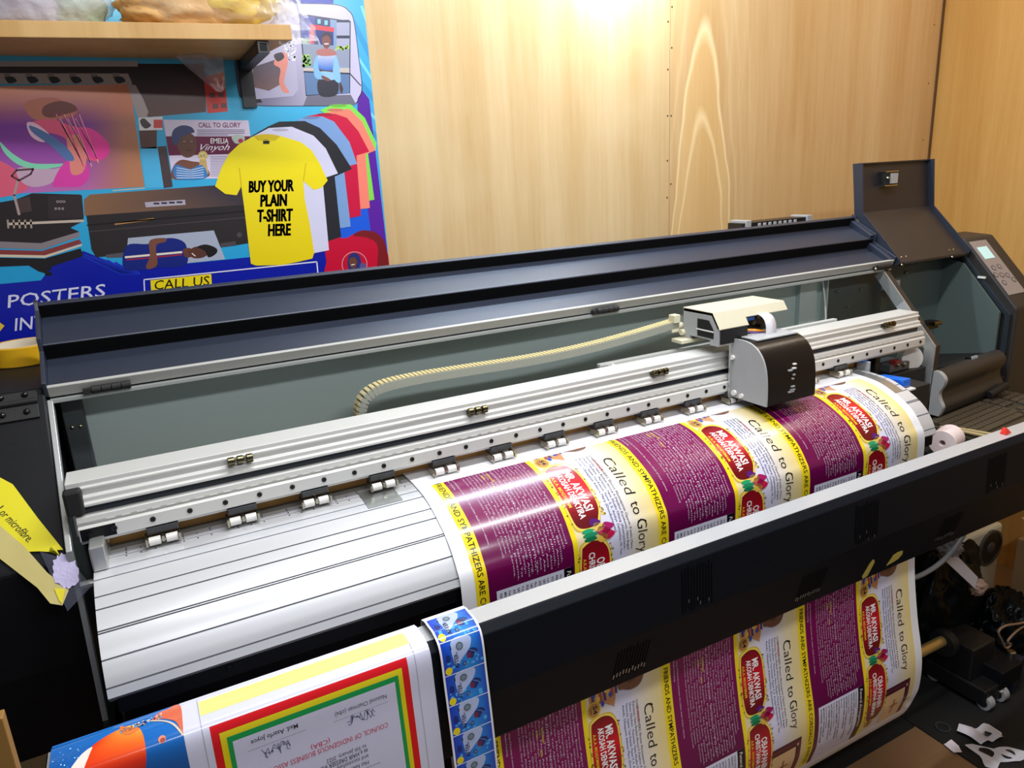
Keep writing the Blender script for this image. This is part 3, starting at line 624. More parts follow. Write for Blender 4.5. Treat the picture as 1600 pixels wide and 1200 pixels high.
SL = mat('slot_black', (3, 4, 5), .7, spec=.1); SLE = mat('slot_light_fleck', (190, 196, 200), .25, metal=.8)  # bright flecks paint in light leaking through the slots
for k in range(-1, 3):
    slots(.737 + k * .416, False).build('vent', [SL, SLE], DB, fix=False)
for k in range(3): slots(.613 + k * .415, True).build('vent', [SL, SLE], DB, fix=False)
for x in (-.15, 1.74):
    b = MB(); b.box(x, x + .03, .864, 1.25, .66, .70, 0); b.build('bar_bracket', BLACK, DB, .002)
# ------------------------------------------------------------------ funeral banner coming out of the printer
PRINT = artmat('glossy_banner_print', .22, .5, coat=.25)
bk = [(1.24, .9365), (1.18, .9372), (1.137, .9365), (1.084, .9295), (1.032, .908), (.997, .885), (.9735, .856), (.9605, .827), (.958, .75), (.957, .63), (.951, .505), (.931, .38), (.908, .275), (.906, .2), (.915, .155), (.935, .097), (.962, .058), (.99, .045), (1.02, .055), (1.045, .10), (1.06, .2), (1.08, .4), (1.09, .62)]
bprof = cr(bk, 10); fb, SB = sheetmap(bprof)
MAR = '#7A0A52'; YEL = '#F6DC20'; CRM = '#F4E0A0'; LAV = '#DCDCF2'; BRN = '#7A1020'; REDL = '#D41428'
TXT1 = ['Maadwo Frempong,', 'wing of Patriensa to announce the sudden death of their relatives',
 'Nana Asante, Ama Serwaa, New Jerusalem (Army Forest Control)', 'Samuel Osei, Nana Frimpong, Akwasi Sakyi, Bernard Opoku,', 'Emelia, Bernard Opoku Frimpong, Ghana Police Service,', 'Mary Adwoa, Collins, Ghana Police Service, Kwame,',
 'Akosua, Yaw Nimako, Christiana Boakye, Juliet, Nana Yaa', 'Kofi, Ofori, Dora Yirenkyi, Dora Koda, Aba Sarah, Evelyn', 'Bernard, Akua, Nana Appiah, Yaw Boateng, Ama', 'Dora, Yaw Koda, Tina Koda, Princess Frimpong,', 'Mary, Nimoh, Kofi, Kobla, Tina,']
TXT2 = ['Nana Addo, Kwame Sarpong, Evelyn, Maame Yaa,', 'Mr. Akwasi Boateng, Yaw Agyeman, Vida Konanteng, Ama', 'Esther, Nana Yaw, Martha Agyeiwaa (Auzzo) Aba', 'Nana Osei, Afia, Osei Kofi, Maxwell, Yaw Nti, Ama', 'Elizabeth Nimoh Frimpong, Obaapanin Adwoa, Akua', 'Nana Adwoa Nsiah, Obaapanin Elizabeth, Nimoh,', 'Adwoa, Nana Serwaa, Augustine Nsiah, Ama,', 'Ama Nsiah, Obenewaah, Oheneana Arhin, Barimah,', 'Emmanuel Agyei (Obaa Emma), Nana Obenewaah', 'Akosua Frimpong, Emmanuel Agyei (Obaa Emma)']
TXT3 = ['CHIEF MOURNERS: Ebusua Abusuapanin Opanin Kwaku Manu', '(Patriensa), Nana Boakye Akosua II (Nyaboo Konthene), Nana Bugyei', 'Ohene (Nkufiene - Patriensa), Nana Akuaku Ohiang (Akyempimhene -', 'Patriensa), Opanin Yaw Kwasah, Pastor E. K. Anokye (Samambo), Mr. Yaw', 'Asiedu, Obaapanin Adwoa Mary (Duodumeniaa)']
TXT4 = ['Wake-keeping:', 'FRIDAY 10TH JUNE, 2022 AT PATRIENSA', 'SCHOOL PARK, PATRIENSA', 'Lying in State:', 'SATURDAY 11TH JUNE, 2022 AT PATRIENSA', 'SCHOOL PARK, PATRIENSA', 'Burial:', 'SATURDAY 11TH JUNE, 2022 AT', 'PUBLIC CEMETERY - PATRIENSA', 'Final Funeral Rites:', 'SATURDAY 11TH JUNE, AT', 'AT PRESBY PRIMARY SCHOOL', 'Family Gathering:', 'MONDAY 13TH JUNE, AT', 'PATRIENSA - ASANTE AKIM']
RD, UP = (0, 1), (1, 0)

def panel_art(A, x0, d, lo, first):
    """one funeral poster; x0 its left edge, d shift along the sheet, lo the line from which it is printed"""
    def R(xa, ta, xb, tb, col, lay): 
        ta = max(ta + d, lo)
        if tb + d > ta: A.rect(x0 + xa, ta, x0 + xb, tb + d, col, lay)
    def Pg(pts, col, lay):
        q = [(x0 + a, t + d) for a, t in pts]; out = []
        for i in range(len(q)):
            p, n = q[i], q[(i + 1) % len(q)]
            if p[1] >= lo: out.append(p)
            if (p[1] >= lo) != (n[1] >= lo):
                k = (lo - p[1]) / (n[1] - p[1]); out.append((p[0] + (n[0] - p[0]) * k, lo))
        if len(out) > 2: A.poly(out, col, lay)
    def El(a, t, ra, rb, col, lay, n=18): Pg([(a + ra * math.cos(k * 2 * math.pi / n), t + rb * math.sin(k * 2 * math.pi / n)) for k in range(n)], col, lay)
    def Sm(pts, col, lay, n=5):
        k = [pts[-1]] + list(pts) + [pts[0], pts[1]]; Pg([tuple(p) for p in cr(k, n)[n:-n][:-1]], col, lay)
    def T(txt, x, t, h, L=None, col='#DACCDE', lay=5, **kw):
        if t + d < lo: 
            if L is None: return
            fr = min(.9, (lo - t - d) / L); txt = txt[int(len(txt) * fr):]; L = L * (1 - fr); t = lo - d
            if L < .004: return
        A.text(txt, (x0 + x, t + d), RD, UP, h, L, col, lay, **kw)
    t0 = -.012; t1 = .508
    # cream ground with paler middle
    def cream(a, b):
        k = abs((a - x0) - .275) / .095
        return mix('#DCDCF4', '#F2DA88', max(0, (k - .15)) * 1.15)
    for i in range(9): R(.190 + i * .02, t0, .210 + i * .02, t1, cream, 1)
    # yellow strip
    R(0, t0, .0225, t1, YEL, 2); T('FRIENDS AND SYMPATHIZERS ARE CORDIALLY INVITED', .0060, .112, .0105, .385, '#141414', 5, bold=.006)
    # maroon block with its white lines
    R(.0225, t0, .187, t1, lambda a, b: mix(MAR, '#4A0838', ((b - d) - .22) * 4), 2)
    T(TXT1[0], .030, .105, .0034, .045); T(TXT1[1], .038, .108, .0034, .165)
    xs = .056
    for i, s in enumerate(TXT1[2:]):
        st = .040 if i % 2 else .052; T(s, xs + i * .0068, st, .0034, .300 - st - .004 * (i % 3) + (.045 if i > 1 else 0), bold=-.008)
    xs = .113
    for i, s in enumerate(TXT2):
        st = .045; T(s, xs + i * .0068, st, .0034, (.345 if i < 8 else .315) - st - .006 * (i % 2), bold=-.008)
    T('MBA', .0900, .126, .0040, .016, '#F6DC20', 5); T('ABUSUAPANIN', .1010, .124, .0040, .030, '#F6DC20', 5); T('NKYIA', .0945, .165, .0040, .014, '#F6DC20', 5)
    # funeral arrangement box
    R(.036, .352, .181, t1, LAV, 3); R(.165, .352, .1835, t1, '#170C18', 4); T('Funeral Arrangement', .1705, .358, .0085, .105, '#FFFFFF', 6, shear=.15)
    for i, s in enumerate(TXT4): T(s, .160 - i * .0082 - .004, .358, .0045 if s.isupper() else .0040, min(.135, .0042 * len(s)) * (.9 if s.isupper() else .75), '#16161C', 6, bold=.012 if s.isupper() else 0.)
    # yellow rule and label column
    R(.187, t0, .1965, t1, YEL, 3)
    # kente cloth and heads at the start
    Pg([(.200, .02), (.262, .02), (.268, .10), (.258, .145), (.235, .128), (.205, .125)], '#C89060', 3)
    for i in range(7):
        Pg([(.203 + i * .009, .03), (.209 + i * .009, .03), (.2165 + i * .0085, .132 - i * .002), (.2105 + i * .0085, .130 - i * .002)], ('#503C78', '#D8B068', '#A84C44')[i % 3], 4)
    for i in range(5): El(.215 + i * .009, .105 + (i % 3) * .012, .004, .006, ('#3450B8', '#E8C860')[i % 2], 5, 10)
    Sm([(.266, .04), (.330, .04), (.334, .085), (.322, .118), (.300, .125), (.280, .118), (.268, .108)], '#7A5440', 4)
    Sm([(.280, .05), (.322, .05), (.322, .085), (.306, .108), (.288, .104)], '#62402E', 5)
    # number badge
    El(.213, .135, .0145, .0165, '#E8C030', 5); El(.213, .135, .0122, .0142, '#B8864C', 6); T('54', .2110, .1265, .0085, .017, '#1E1208', 7, bold=.02); T('YEARS', .2045, .129, .0028, .012, '#1E1208', 7)
    # red and brown labels with gold edge
    for k, (ta, tb, l1, l2, l3) in enumerate(((.158, .292, 'MR. AKWASI', 'AKOSAH DENKYIRA', 'A.K.A. MOGYIMAM'), (.322, .466, 'OBAAPANIN', 'CHRISTIANA BEMAH', 'A.K.A. ADWOMAM'))):
        L = tb - ta
        def lab(g): return [(.203 - g, ta + .012), (.208 - g, ta + .002 - g), (.226, ta - .004 - g), (.243 + g, ta - g), (.254 + g, ta + .012), (.259 + g, ta + .03), (.2605 + g, ta + L * .5), (.259 + g, tb - .03), (.252 + g, tb - .012), (.243 + g, tb + g), (.226, tb + .003 + g), (.208 - g, tb - .002 + g), (.201 - g, tb - .02), (.1995 - g, ta + L * .5)]
        Sm(lab(.0052), '#D6B43C', 4)
        Sm(lab(.0032), '#F2DC60', 4.6)
        Sm(lab(0.), lambda a, b, ta=ta, L=L: mix('#D8162C', '#6A1018', abs((b - d - ta) / L - .42) * 2.0), 5.4)
        rr = random.Random(5 + k)
        for i in range(46):
            tt = ta + .008 + (L - .016) * rr.random(); sd = rr.choice((-1, 1)); xx = .2615 + rr.random() * .006 if sd > 0 else .1985 - rr.random() * .004
            El(xx, tt, .0022, .0016, rr.choice(('#9C7A1C', '#E8D050', '#6E5818')), 5.2, 6)
        T(l1, .2325, ta + (.018 if k == 0 else .030), .0165, .090 if k == 0 else .082, '#FFFFFF', 7, bold=.022)
        T(l2, .2165, ta + .016, .0125, .103 if k == 0 else .115, '#FFFFFF', 7, bold=.022)
        T(l3, .2045, ta + .024, .0062, .070, '#F6DC20', 7, bold=.01)
    # tulips between the labels
    for a, t, ra, rb, c in ((.226, .307, .022, .004, '#14865A'), (.222, .300, .016, .004, '#1E9C68'), (.224, .314, .018, .004, '#0E7048')): El(a, t, ra * .75, rb, c, 7)
    for a, t, ra, rb, c in ((.244, .297, .010, .0075, '#E0C060'), (.250, .306, .011, .008, '#B41C54'), (.246, .316, .010, .008, '#D8B44C'), (.258, .313, .011, .009, '#C01848'), (.262, .300, .010, .007, '#A01860'), (.239, .288, .009, .007, '#5A1C78')): Sm([(a - ra, t), (a - ra * .4, t - rb), (a + ra * .5, t - rb * .8), (a + ra * 1.5, t + rb * .2), (a + ra * .5, t + rb), (a - ra * .4, t + rb)], c, 8)
    El(.220, .478, .0145, .0165, '#E8C030', 5); El(.220, .478, .0122, .0142, '#B8864C', 6); T('61', .2165, .4705, .0085, .015, '#1E1208', 7, bold=.02)
    # mourners
    for i, s in enumerate(TXT3): T(s, .306 - i * .0078, .150, .0050, (.205, .205, .205, .21, .165)[i], '#20242E', 5)
    T('MOURNERS:', .306, .1668, .0050, .030, '#C02030', 5.3)
    # title
    T('Called', .3235, .168, .0215, .092, '#161616', 5, shear=.10, bold=-.006); T('to', .3235, .273, .0205, .024, '#161616', 5); T('Glory', .3235, .306, .0215, .064, '#161616', 5, shear=.10, bold=-.006)
    for a0, k0 in ((.168, .85), (.306, 1.0)):
        q = [(x0 + .3345 + .0105 * math.cos(k), a0 + d + .012 - .010 * math.sin(k)) for k in np.linspace(.5, 2.7, 9)]
        if q[0][1] > lo: A.line(q, .0022, '#161616', 6)
    # brown frame and cross
    R(.262, .398, .352, .405, '#4A1428', 4); R(.262, .405, .345, .411, '#6A2438', 4); R(.262, .411, .340, .418, '#4A1428', 4)
    R(.345, .405, .352, t1, '#6A2438', 4); R(.336, .418, .346, t1, '#4A1428', 5)
    R(.262, .418, .336, t1, lambda a, b: mix('#F6E8C4', '#E0A868', abs(a - x0 - .30) * 14), 4); R(.298, .440, .304, .486, '#A8744C', 6); R(.288, .455, .316, .461, '#A8744C', 6)

A = Art()
SMAX = SB[-1] - .02
for i in range(12): A.rect(.380 + i * (1.160 / 12), .02, .380 + (i + 1) * (1.160 / 12), SMAX, '#F2F3F8', 0)
for k in range(3):
    panel_art(A, .405 + k * .370, 0., .115, True); panel_art(A, .405 + k * .370, .52, .52 - .013, False)
cuts = [s_ for s_ in SB[1:-1] if .02 < s_ < SMAX]
ban = A.build('funeral_banner', fb, PRINT, cutsb=cuts)
tag(ban, 'maroon and yellow funeral poster sheet curving over the platen and looping below the bar', 'printed banner')

# ------------------------------------------------------------------ sheets draped over the bar
dk = [(.880, .66), (.878, .72), (.874, .835), (.866, .8515), (.846, .8535), (.828, .8525), (.811, .838), (.806, .78), (.80, .7), (.795, .6), (.79, .4), (.785, .22)]
dprof = cr(dk, 10); fd, SD = sheetmap(dprof); D0 = SD[10]    # lengths below are measured from the second key
def dm(a, b, h): return fd(a, b + D0, h)
dcuts = [s_ - D0 for s_ in SD[1:-1]]
SHEET = artmat('glossy_photo_print', .2, .5, coat=.3)
# certificate
A = Art(); c0, c1 = -.036, .270
A.rect(c0, -.05, c1, .84, '#DADCF2', 0); A.rect(-.015, .146, .248, .173, '#EEE88C', 1); A.rect(-.0165, .14, -.0157, .84, '#A8A8B0', 2); A.rect(.2475, .173, .2483, .84, '#A8A8B0', 2)
A.rect(-.008, .190, .237, .80, '#E01420', 1); A.rect(.001, .201, .228, .79, '#E8D818', 2); A.rect(.008, .209, .222, .78, '#0E9C50', 3); A.rect(.0135, .2165, .2165, .77, '#D4D5EE', 4)
# the certificate hangs head-down: its lines read from right to left, tops of letters pointing down the sheet
def inv(t, xr, s_, h, L, col='#2A2A34', **kw): A.text(t, (xr, s_), (-1, 0), (0, 1), h, L, col, 6, **kw)
inv('National Chairman (ciba)', .203, .229, .0062, .068); inv('Mad. Asarfo Joyce', .089, .224, .0062, .056, bold=.008)
for x_, s_, L in ((.203, .2405, .072), (.097, .2365, .070)):
    for i in range(30): A.rect(x_ - i * L / 30, s_, x_ - i * L / 30 - .0009, s_ + .0009, '#4A4A54', 6)
rr = random.Random(3)
for cx, sc in ((.168, .0475 + .2), (.062, .2475)):
    for j in range(2):
        pts = [(cx + (i - 8) * .0022 + rr.uniform(-.003, .003), sc + rr.uniform(-.007, .007)) for i in range(16)]; A.line([tuple(p) for p in cr(pts, 4)], .0007, '#3C4670', 6)
inv('(CBA)', .124, .261, .0068, .024, '#C81E3C'); inv('COUNCIL OF INDIGENOUS BUSINESS ASSOCIATION', .2000, .270, .0072, .178, '#C81E3C')
inv('to 5th January, 2022', .168, .289, .0058, .052); inv('as a HAIR DRESSER from 13th October,', .169, .296, .0062, .104, bold=.006); inv('and successfully completed her appr', .169, .3045, .0058, .098); inv('Has been in the above work for', .168, .3135, .0058, .088)
A.rect(.05, .323, .183, .3236, '#5A5A64', 6); inv('SAN', .158, .328, .0120, .036, '#16161C', bold=.02)
cer = A.build('certificate_sheet', dm, SHEET, cutsb=dcuts, cutsa=[.05, .12, .19])
tag(cer, 'white certificate sheet with red, yellow and green border draped upside down over the bar', 'printed sheet')
# planet picture
A = Art()
def sky(a, b): return mix('#1470C8', '#0A1C50', (b - .15) * 5 - (a + .10) * 2)
for i in range(8): 
    for j in range(14): A.rect(-.170 + i * .0168, -.05 + j * .05, -.170 + (i + 1) * .0168, .0 + j * .05, sky, 0)
A.smoothpoly([(-.150, .20), (-.128, .160), (-.098, .146), (-.083, .152), (-.076, .176), (-.078, .205), (-.092, .235), (-.120, .26), (-.142, .245)], lambda a, b: mix(mix('#FFD050', '#E8300C', math.hypot(a + .086, (b - .153) * .8) * 26), '#4A1026', max(0, (b - .172) * 13 - abs(a + .108) * 9)), 2)
A.smoothpoly([(-.162, .205), (-.145, .176), (-.128, .163), (-.142, .20), (-.152, .235)], '#F4E8E0', 3)
A.smoothpoly([(-.100, .142), (-.090, .150), (-.079, .158), (-.090, .163), (-.098, .155)], '#E88040', 4)
A.ell(-.058, .185, .0040, .0045, '#E89070', 3, 16); A.ell(-.0575, .1865, .0028, .003, '#B05048', 4, 14)
A.smoothpoly([(-.055, .138), (-.0355, .135), (-.0355, .185), (-.042, .168), (-.054, .155), (-.066, .150)], '#E07050', 3)
A.line([tuple(p) for p in cr([(-.070, .150), (-.056, .158), (-.044, .172), (-.0365, .188)], 6)], .0022, '#F0E0C8', 4)
rr = random.Random(11)
for i in range(90):
    x_ = rr.uniform(-.100, -.056); A.ell(x_, .152 + (x_ + .056) * -.10 + rr.uniform(-.004, .004) - .004, rr.uniform(.0006, .0016), rr.uniform(.0006, .0016), rr.choice(('#F0F0F8', '#1A2A60', '#E8B060', '#58A0D8')), 4, 7)
for i in range(70):
    A.ell(rr.uniform(-.169, -.14), rr.uniform(.15, .30), .0007, .0009, rr.choice(('#70B8F0', '#D0E8FF', '#2A90E0')), 2, 6)
gal = A.build('planet_print', dm, SHEET, cutsb=dcuts)
tag(gal, 'glossy blue picture sheet with a big orange planet over the left end of the bar', 'printed sheet')
# label strip
def dm2(a, b, h): return dm(a + .008 * np.clip((b - .16), 0, .3), b, h + .0022 + .002 * np.abs(np.sin((b - .2) * 9)))
A = Art(); s0, s1 = .2815, .3465
A.rect(s0, .10, s1, .66, '#F4F4FA', 0)
for j in range(-1, 10):
    b0 = .1895 + j * .0465; b1 = b0 + .0455
    def bl(a, b, b0=b0): return mix(mix('#1038C0', '#2A9CE8', (a - s0) * 22), '#1A48B8', max(0, (a - .322) * 45))
    for i in range(5): A.rect(s0 + .003 + i * .0118, b0, s0 + .003 + (i + 1) * .0118, b1, bl, 1)
    A.smoothpoly([(.300, b0 + .001), (.327, b0 + .001), (.326, b0 + .014), (.316, b0 + .024), (.304, b0 + .034), (.300, b0 + .030)], '#B4C4EE', 2)
    A.ell(.291, b1 - .006, .0052, .0056, '#F0DC20', 3, 18); A.ell(.3105, b0 + .0095, .0070, .0068, '#B4C0DC', 3, 20); A.ell(.3105, b0 + .0095, .0053, .0053, '#54687C', 4, 18); A.ell(.3105, b0 + .0095, .0036, .0036, '#788CA0', 5, 14)
    A.smoothpoly([(.320, b0 + .022), (.326, b0 + .017), (.333, b0 + .019), (.336, b0 + .024), (.331, b0 + .027), (.327, b0 + .032), (.321, b0 + .029)], '#1A3474', 3); A.smoothpoly([(.319, b0 + .024), (.324, b0 + .022), (.325, b0 + .028), (.321, b0 + .031)], '#7C2848', 4); A.line([(.324, b0 + .019), (.331, b0 + .023), (.333, b0 + .026)], .0010, '#6C90D0', 5)
    A.ell(.315, b0 + .036, .0032, .0036, '#2C4A80', 3, 14); A.ell(.315, b0 + .036, .0018, .0020, '#6888B0', 4, 10)
    for i in range(12): A.ell(s0 + .006 + rr.random() * .055, b0 + .026 + rr.random() * .018, .0012 + rr.random() * .0022, .0012 + rr.random() * .0022, '#4CB0F0', 1.6, 8)
    A.text('AFTER-', (.3065, b0 + .0390), (0, -1), (-1, 0), .0060, .0235, '#10203C', 6, bold=.012)
    A.smoothpoly([(.290, b0 + .016), (.295, b0 + .018), (.295, b0 + .026), (.289, b0 + .026)], '#16307C', 3); A.rect(.297, b0 + .006, .2985, b0 + .011, '#1A2038', 3)
    A.rect(s0, b0 - .0008, s1, b0, '#E8ECFA', 3)
stp = A.build('label_strip', dm2, SHEET, cutsb=dcuts)
tag(stp, 'narrow strip of blue printed labels hanging over the bar between the certificate and a vent', 'label strip')

# ------------------------------------------------------------------ advertising poster on the wall (art measured in photo units, then set on the wall plane)
def fw(a, b, h):
    d = np.c_[(a - 800) / FOC, (b - 600) / FOC, np.ones(len(a))]
    r = np.c_[d @ AX, d @ AY, -(d @ AD)]; k = (WALL - .004 - h) / r[:, 1]
    return CAM + r * k[:, None]
A = Art()
def cy(a, b): return mix('#58C4EC', '#1E9CD4', b / 500 + (a % 40) / 300)
for i in range(12):
    for j in range(9):
        A.rect(-80 + i * 50, -60 + j * 60, -80 + (i + 1) * 50, 0 + j * 60, cy, 0)
A.poly([(520, -60), (563, -60), (608, 412), (608, 480), (520, 480)], '#3EA8DC', .5)
for k in range(7): A.line([(500 + k * 13, 130 - k * 24), (590, 215 - k * 26)], 4 if k % 2 else 8, '#78D0F0' if k % 2 else '#2E94CC', .8)
A.poly([(558, 130), (577, 155), (612, 450), (575, 450), (560, 300)], '#5A1E9C', 1)
A.poly([(520, 330), (572, 305), (590, 450), (500, 450)], '#1C5CDC', 1.2)
# blue lower block
A.poly([(-90, 452), (64, 438), (85, 410), (130, 392), (180, 412), (196, 421), (350, 406), (500, 390), (560, 372), (615, 500), (615, 640), (-90, 640)], '#0A1AA0', 1.4)
for k in range(8): A.line([(120 + k * 12, 395 + k * 3), (190 + k * 4, 428)], 3, '#1A34C0', 1.6)
# picture of a printer with a colourful sheet
A.poly([(-80, 98), (320, 100), (322, 175), (232, 183), (210, 165), (205, 130), (-80, 130)], lambda a, b: mix('#241C1E', '#6E4C44', (b - 105) / 75), 2)
A.poly([(-80, 96), (215, 95), (215, 104), (-80, 105)], '#B0A8A4', 2.4); A.poly([(-80, 114), (200, 115), (207, 131), (-80, 131)], '#B4A8A4', 3); A.poly([(-80, 104), (215, 104), (205, 113), (-80, 113)], '#2C2424', 2.6)
for k in range(6): A.smoothpoly([(8 + k * 34, 121), (20 + k * 34, 120), (26 + k * 34, 127), (14 + k * 34, 130)], '#241E1E', 4); A.rect(6 + k * 34, 114, 16 + k * 34, 122, '#8C8480', 3.6)
def pic(a, b):
    c = mix('#F0A480', '#8A3C8C', (b - 145) / 45) if b < 190 else mix('#7A2E9A', '#C070B8', (b - 190) / 110)
    return mix('#%02X%02X%02X' % tuple(int(x) for x in c), '#E08A64' if b < 190 else '#B87C58', max(0, (a - 130) / 70))
def bil(u, v): 
    a, b_, c, d = np.array(sil4); return tuple((a * (1 - u) + b_ * u) * (1 - v) + (d * (1 - u) + c * u) * v)
sil4 = [(-80, 136), (203, 131), (226, 292), (-80, 308)]
for i in range(14):
    for j in range(8): A.poly([bil(i / 14, j / 8), bil((i + 1) / 14, j / 8), bil((i + 1) / 14, (j + 1) / 8), bil(i / 14, (j + 1) / 8)], pic, 3)
A.smoothpoly([(40, 160), (75, 152), (100, 158), (120, 172), (115, 180), (95, 186), (60, 188), (44, 178)], '#C87860', 4); A.smoothpoly([(70, 165), (92, 158), (112, 162), (121, 172), (104, 178), (80, 184), (66, 178)], '#7A4038', 4.5)
A.smoothpoly([(48, 192), (80, 186), (110, 196), (140, 205), (165, 218), (168, 240), (150, 252), (120, 240), (100, 215), (70, 205)], '#EC5A80', 5)
A.smoothpoly([(110, 205), (140, 200), (168, 222), (170, 240), (155, 250), (135, 240)], '#F03CA0', 5.4); A.smoothpoly([(100, 255), (128, 248), (140, 270), (128, 290), (95, 292), (82, 288)], '#E040A8', 5.2)
A.smoothpoly([(105, 215), (125, 212), (135, 240), (130, 268), (112, 272), (108, 245)], '#E88A80', 5.6); A.smoothpoly([(46, 196), (70, 206), (100, 226), (116, 248), (104, 250), (80, 228), (52, 208)], '#5878B0', 5.7)
A.smoothpoly([(0, 222), (20, 240), (50, 255), (104, 256), (86, 262), (60, 264), (30, 258), (8, 240)], '#84D8B4', 5); A.smoothpoly([(30, 262), (80, 264), (100, 262), (80, 286), (50, 292), (30, 280)], '#C8A8C0', 4.8); A.smoothpoly([(-20, 250), (20, 262), (45, 290), (20, 305), (-30, 305)], '#E0607C', 4.6)
A.smoothpoly([(42, 192), (58, 194), (80, 214), (66, 222), (48, 212)], '#F4C8E0', 5.5)
for k in range(14): A.line([(85 + k * 3, 176 + (k % 4) * 3), (120 + k * 2.6, 236 + (k % 5) * 6)], 1.3, '#FFB0C0' if k % 2 else '#C82868', 6)
A.poly([(198, 131), (212, 133), (224, 155), (232, 175), (228, 185), (216, 185)], '#B8A8A8', 4)
A.poly([(216, 184), (254, 182), (254, 203), (218, 204)], '#E8E4E8', 4.5); A.poly([(217, 204), (245, 203), (245, 232), (220, 232)], '#5A3A30', 4)
A.smoothpoly([(219, 188), (225, 185), (231, 190), (236, 196), (228, 201), (221, 196)], '#4A403C', 5); A.rect(240, 187, 254, 200, '#D85048', 5)
A.poly([(220, 231), (249, 229), (256, 293), (227, 294)], '#4CB4E4', 4); A.poly([(246, 229), (260, 228), (270, 292), (256, 294)], '#4A3A3C', 4.2)
A.poly([(318, 120), (350, 113), (356, 174), (324, 177)], '#DC4438', 4)
for (a, b) in ((327, 145), (341, 144), (332, 162), (345, 161)): A.rect(a, b, a + 9, b + 8, '#7A4C50', 5)
# Call to Glory card
A.poly([(255, 187), (388, 188), (400, 278), (270, 280)], '#DCD0E8', 5); A.poly([(259, 213), (392, 213), (396, 240), (264, 243)], '#6A1440', 6)
A.text('CALL TO GLORY', (310, 199), (1, 0), (0, -1), 7.5, 66, '#7A1848', 8, bold=.015)
for k in range(4): A.line([(308, 203 + k * 2.6), (382 - (k == 3) * 26, 203 + k * 2.6)], 1.0, '#6A6078', 7)
A.text('EMELIA', (329, 224), (1, 0), (0, -1), 8, 28, '#F4F0F4', 8, bold=.01); A.text('Vinyoh', (313, 235), (1, -.01), (0, -1), 10, 46, '#F4F0F4', 8, shear=.5)
for k in range(13): A.line([(329, 245 + k * 2.5), (360 - (k % 4) * 2, 244.6 + k * 2.5)], .9, '#9088A0', 7)
A.smoothpoly([(270, 262), (282, 250), (300, 252), (316, 256), (326, 276), (272, 280)], '#7A4C3C', 7); A.smoothpoly([(278, 215), (296, 208), (306, 218), (306, 238), (296, 246), (286, 244), (278, 232)], '#6A4438', 8)
A.smoothpoly([(268, 213), (272, 202), (284, 196), (298, 198), (304, 206), (296, 209), (284, 214), (276, 226), (270, 224)], '#3C4470', 9); A.smoothpoly([(273, 258), (290, 262), (298, 264), (316, 258), (322, 278), (276, 279)], '#3C7CC0', 9)
for k in range(5): A.line([(276, 262 + k * 4), (298, 266 + k * 3), (318, 261 + k * 4)], 1.1, '#D8E0F0', 10)
for a in (288, 299): A.ell(a, 221, 4.2, 2.8, '#3A2824', 9); A.ell(a, 221, 3.2, 2.0, '#8A6458', 9.4)
A.line([(292, 235), (299, 235)], 1.2, '#4A2824', 9.4); A.ell(317, 243, 7.5, 7.5, '#D8BC60', 9); A.ell(317, 243, 5.5, 5.5, '#EAD890', 10); A.text('65', (313, 246), (1, 0), (0, -1), 5, 8, '#5A4420', 11); A.poly([(312, 250), (322, 250), (326, 272), (310, 270)], '#C8A868', 8.6)
A.smoothpoly([(362, 214), (372, 210), (382, 214), (380, 222), (368, 224)], '#B8C4B8', 9); A.ell(376, 220, 4, 3.4, '#B03050', 10)
# second printer
A.poly([(131, 312), (140, 304), (318, 291), (380, 286), (384, 322), (389, 380), (352, 386), (150, 402), (143, 390)], '#2C2628', 3)
A.poly([(131, 312), (140, 304), (330, 290), (380, 287), (382, 320), (132, 337)], lambda a, b: mix('#8A6448', '#3C343C', (a - 150) / 130), 4); A.poly([(226, 316), (289, 312), (290, 320), (228, 324)], '#B0A8B8', 5)
for k in range(4): A.rect(240 + k * 12, 316.5 - k * .7, 249 + k * 12, 319.5 - k * .7, '#3A3440', 6)
A.line([(136, 352), (384, 330)], 2, '#141214', 5); A.line([(140, 362), (382, 340)], 1.4, '#4A4044', 5); A.poly([(165, 398), (197, 394), (198, 402), (167, 403)], '#58545C', 5); A.poly([(345, 380), (368, 377), (369, 384), (345, 386)], '#4A464C', 5); A.ell(374, 367, 4, 4, '#4A464C', 5); A.line([(180, 350), (240, 342)], 3, '#B08048', 5)
A.line([(176, 298), (226, 294)], 1.2, '#E8C898', 5)
# heat press
A.poly([(-80, 330), (24, 312), (50, 302), (126, 304), (131, 345), (110, 356), (124, 362), (62, 382), (-80, 382)], '#2A2224', 4); A.poly([(24, 312), (46, 307), (50, 330), (26, 334)], '#4A3A38', 5)
A.line([(18, 275), (26, 266), (52, 264), (48, 272), (30, 282), (18, 275)], 3, '#5A3C40', 6); A.line([(28, 282), (22, 305), (30, 335)], 4, '#B09898', 6)
A.poly([(75, 306), (128, 305), (131, 340), (76, 342)], '#342A2C', 6)
A.text('000', (88, 317), (1, 0), (0, -1), 4, 14, '#B8A8A8', 7); 
for k in range(3): A.ell(87 + k * 5.5, 326, 2.2, 2.2, '#8A7C7C', 7)
A.line([(15, 350), (130, 345)], 4, '#C8B8A8', 6)
for k in range(5): A.line([(12 + k * 9, 344), (13 + k * 9, 356)], 3, '#A89888', 6)
A.poly([(-80, 374), (64, 380), (124, 362), (124, 370), (66, 390), (-80, 385)], '#8A8084', 5); A.poly([(-80, 388), (66, 392), (124, 374), (128, 380), (70, 399), (-80, 396)], '#8A3A38', 6); A.poly([(-80, 396), (70, 399), (128, 381), (128, 384), (70, 403), (-80, 400)], '#D8C8B0', 6.4)
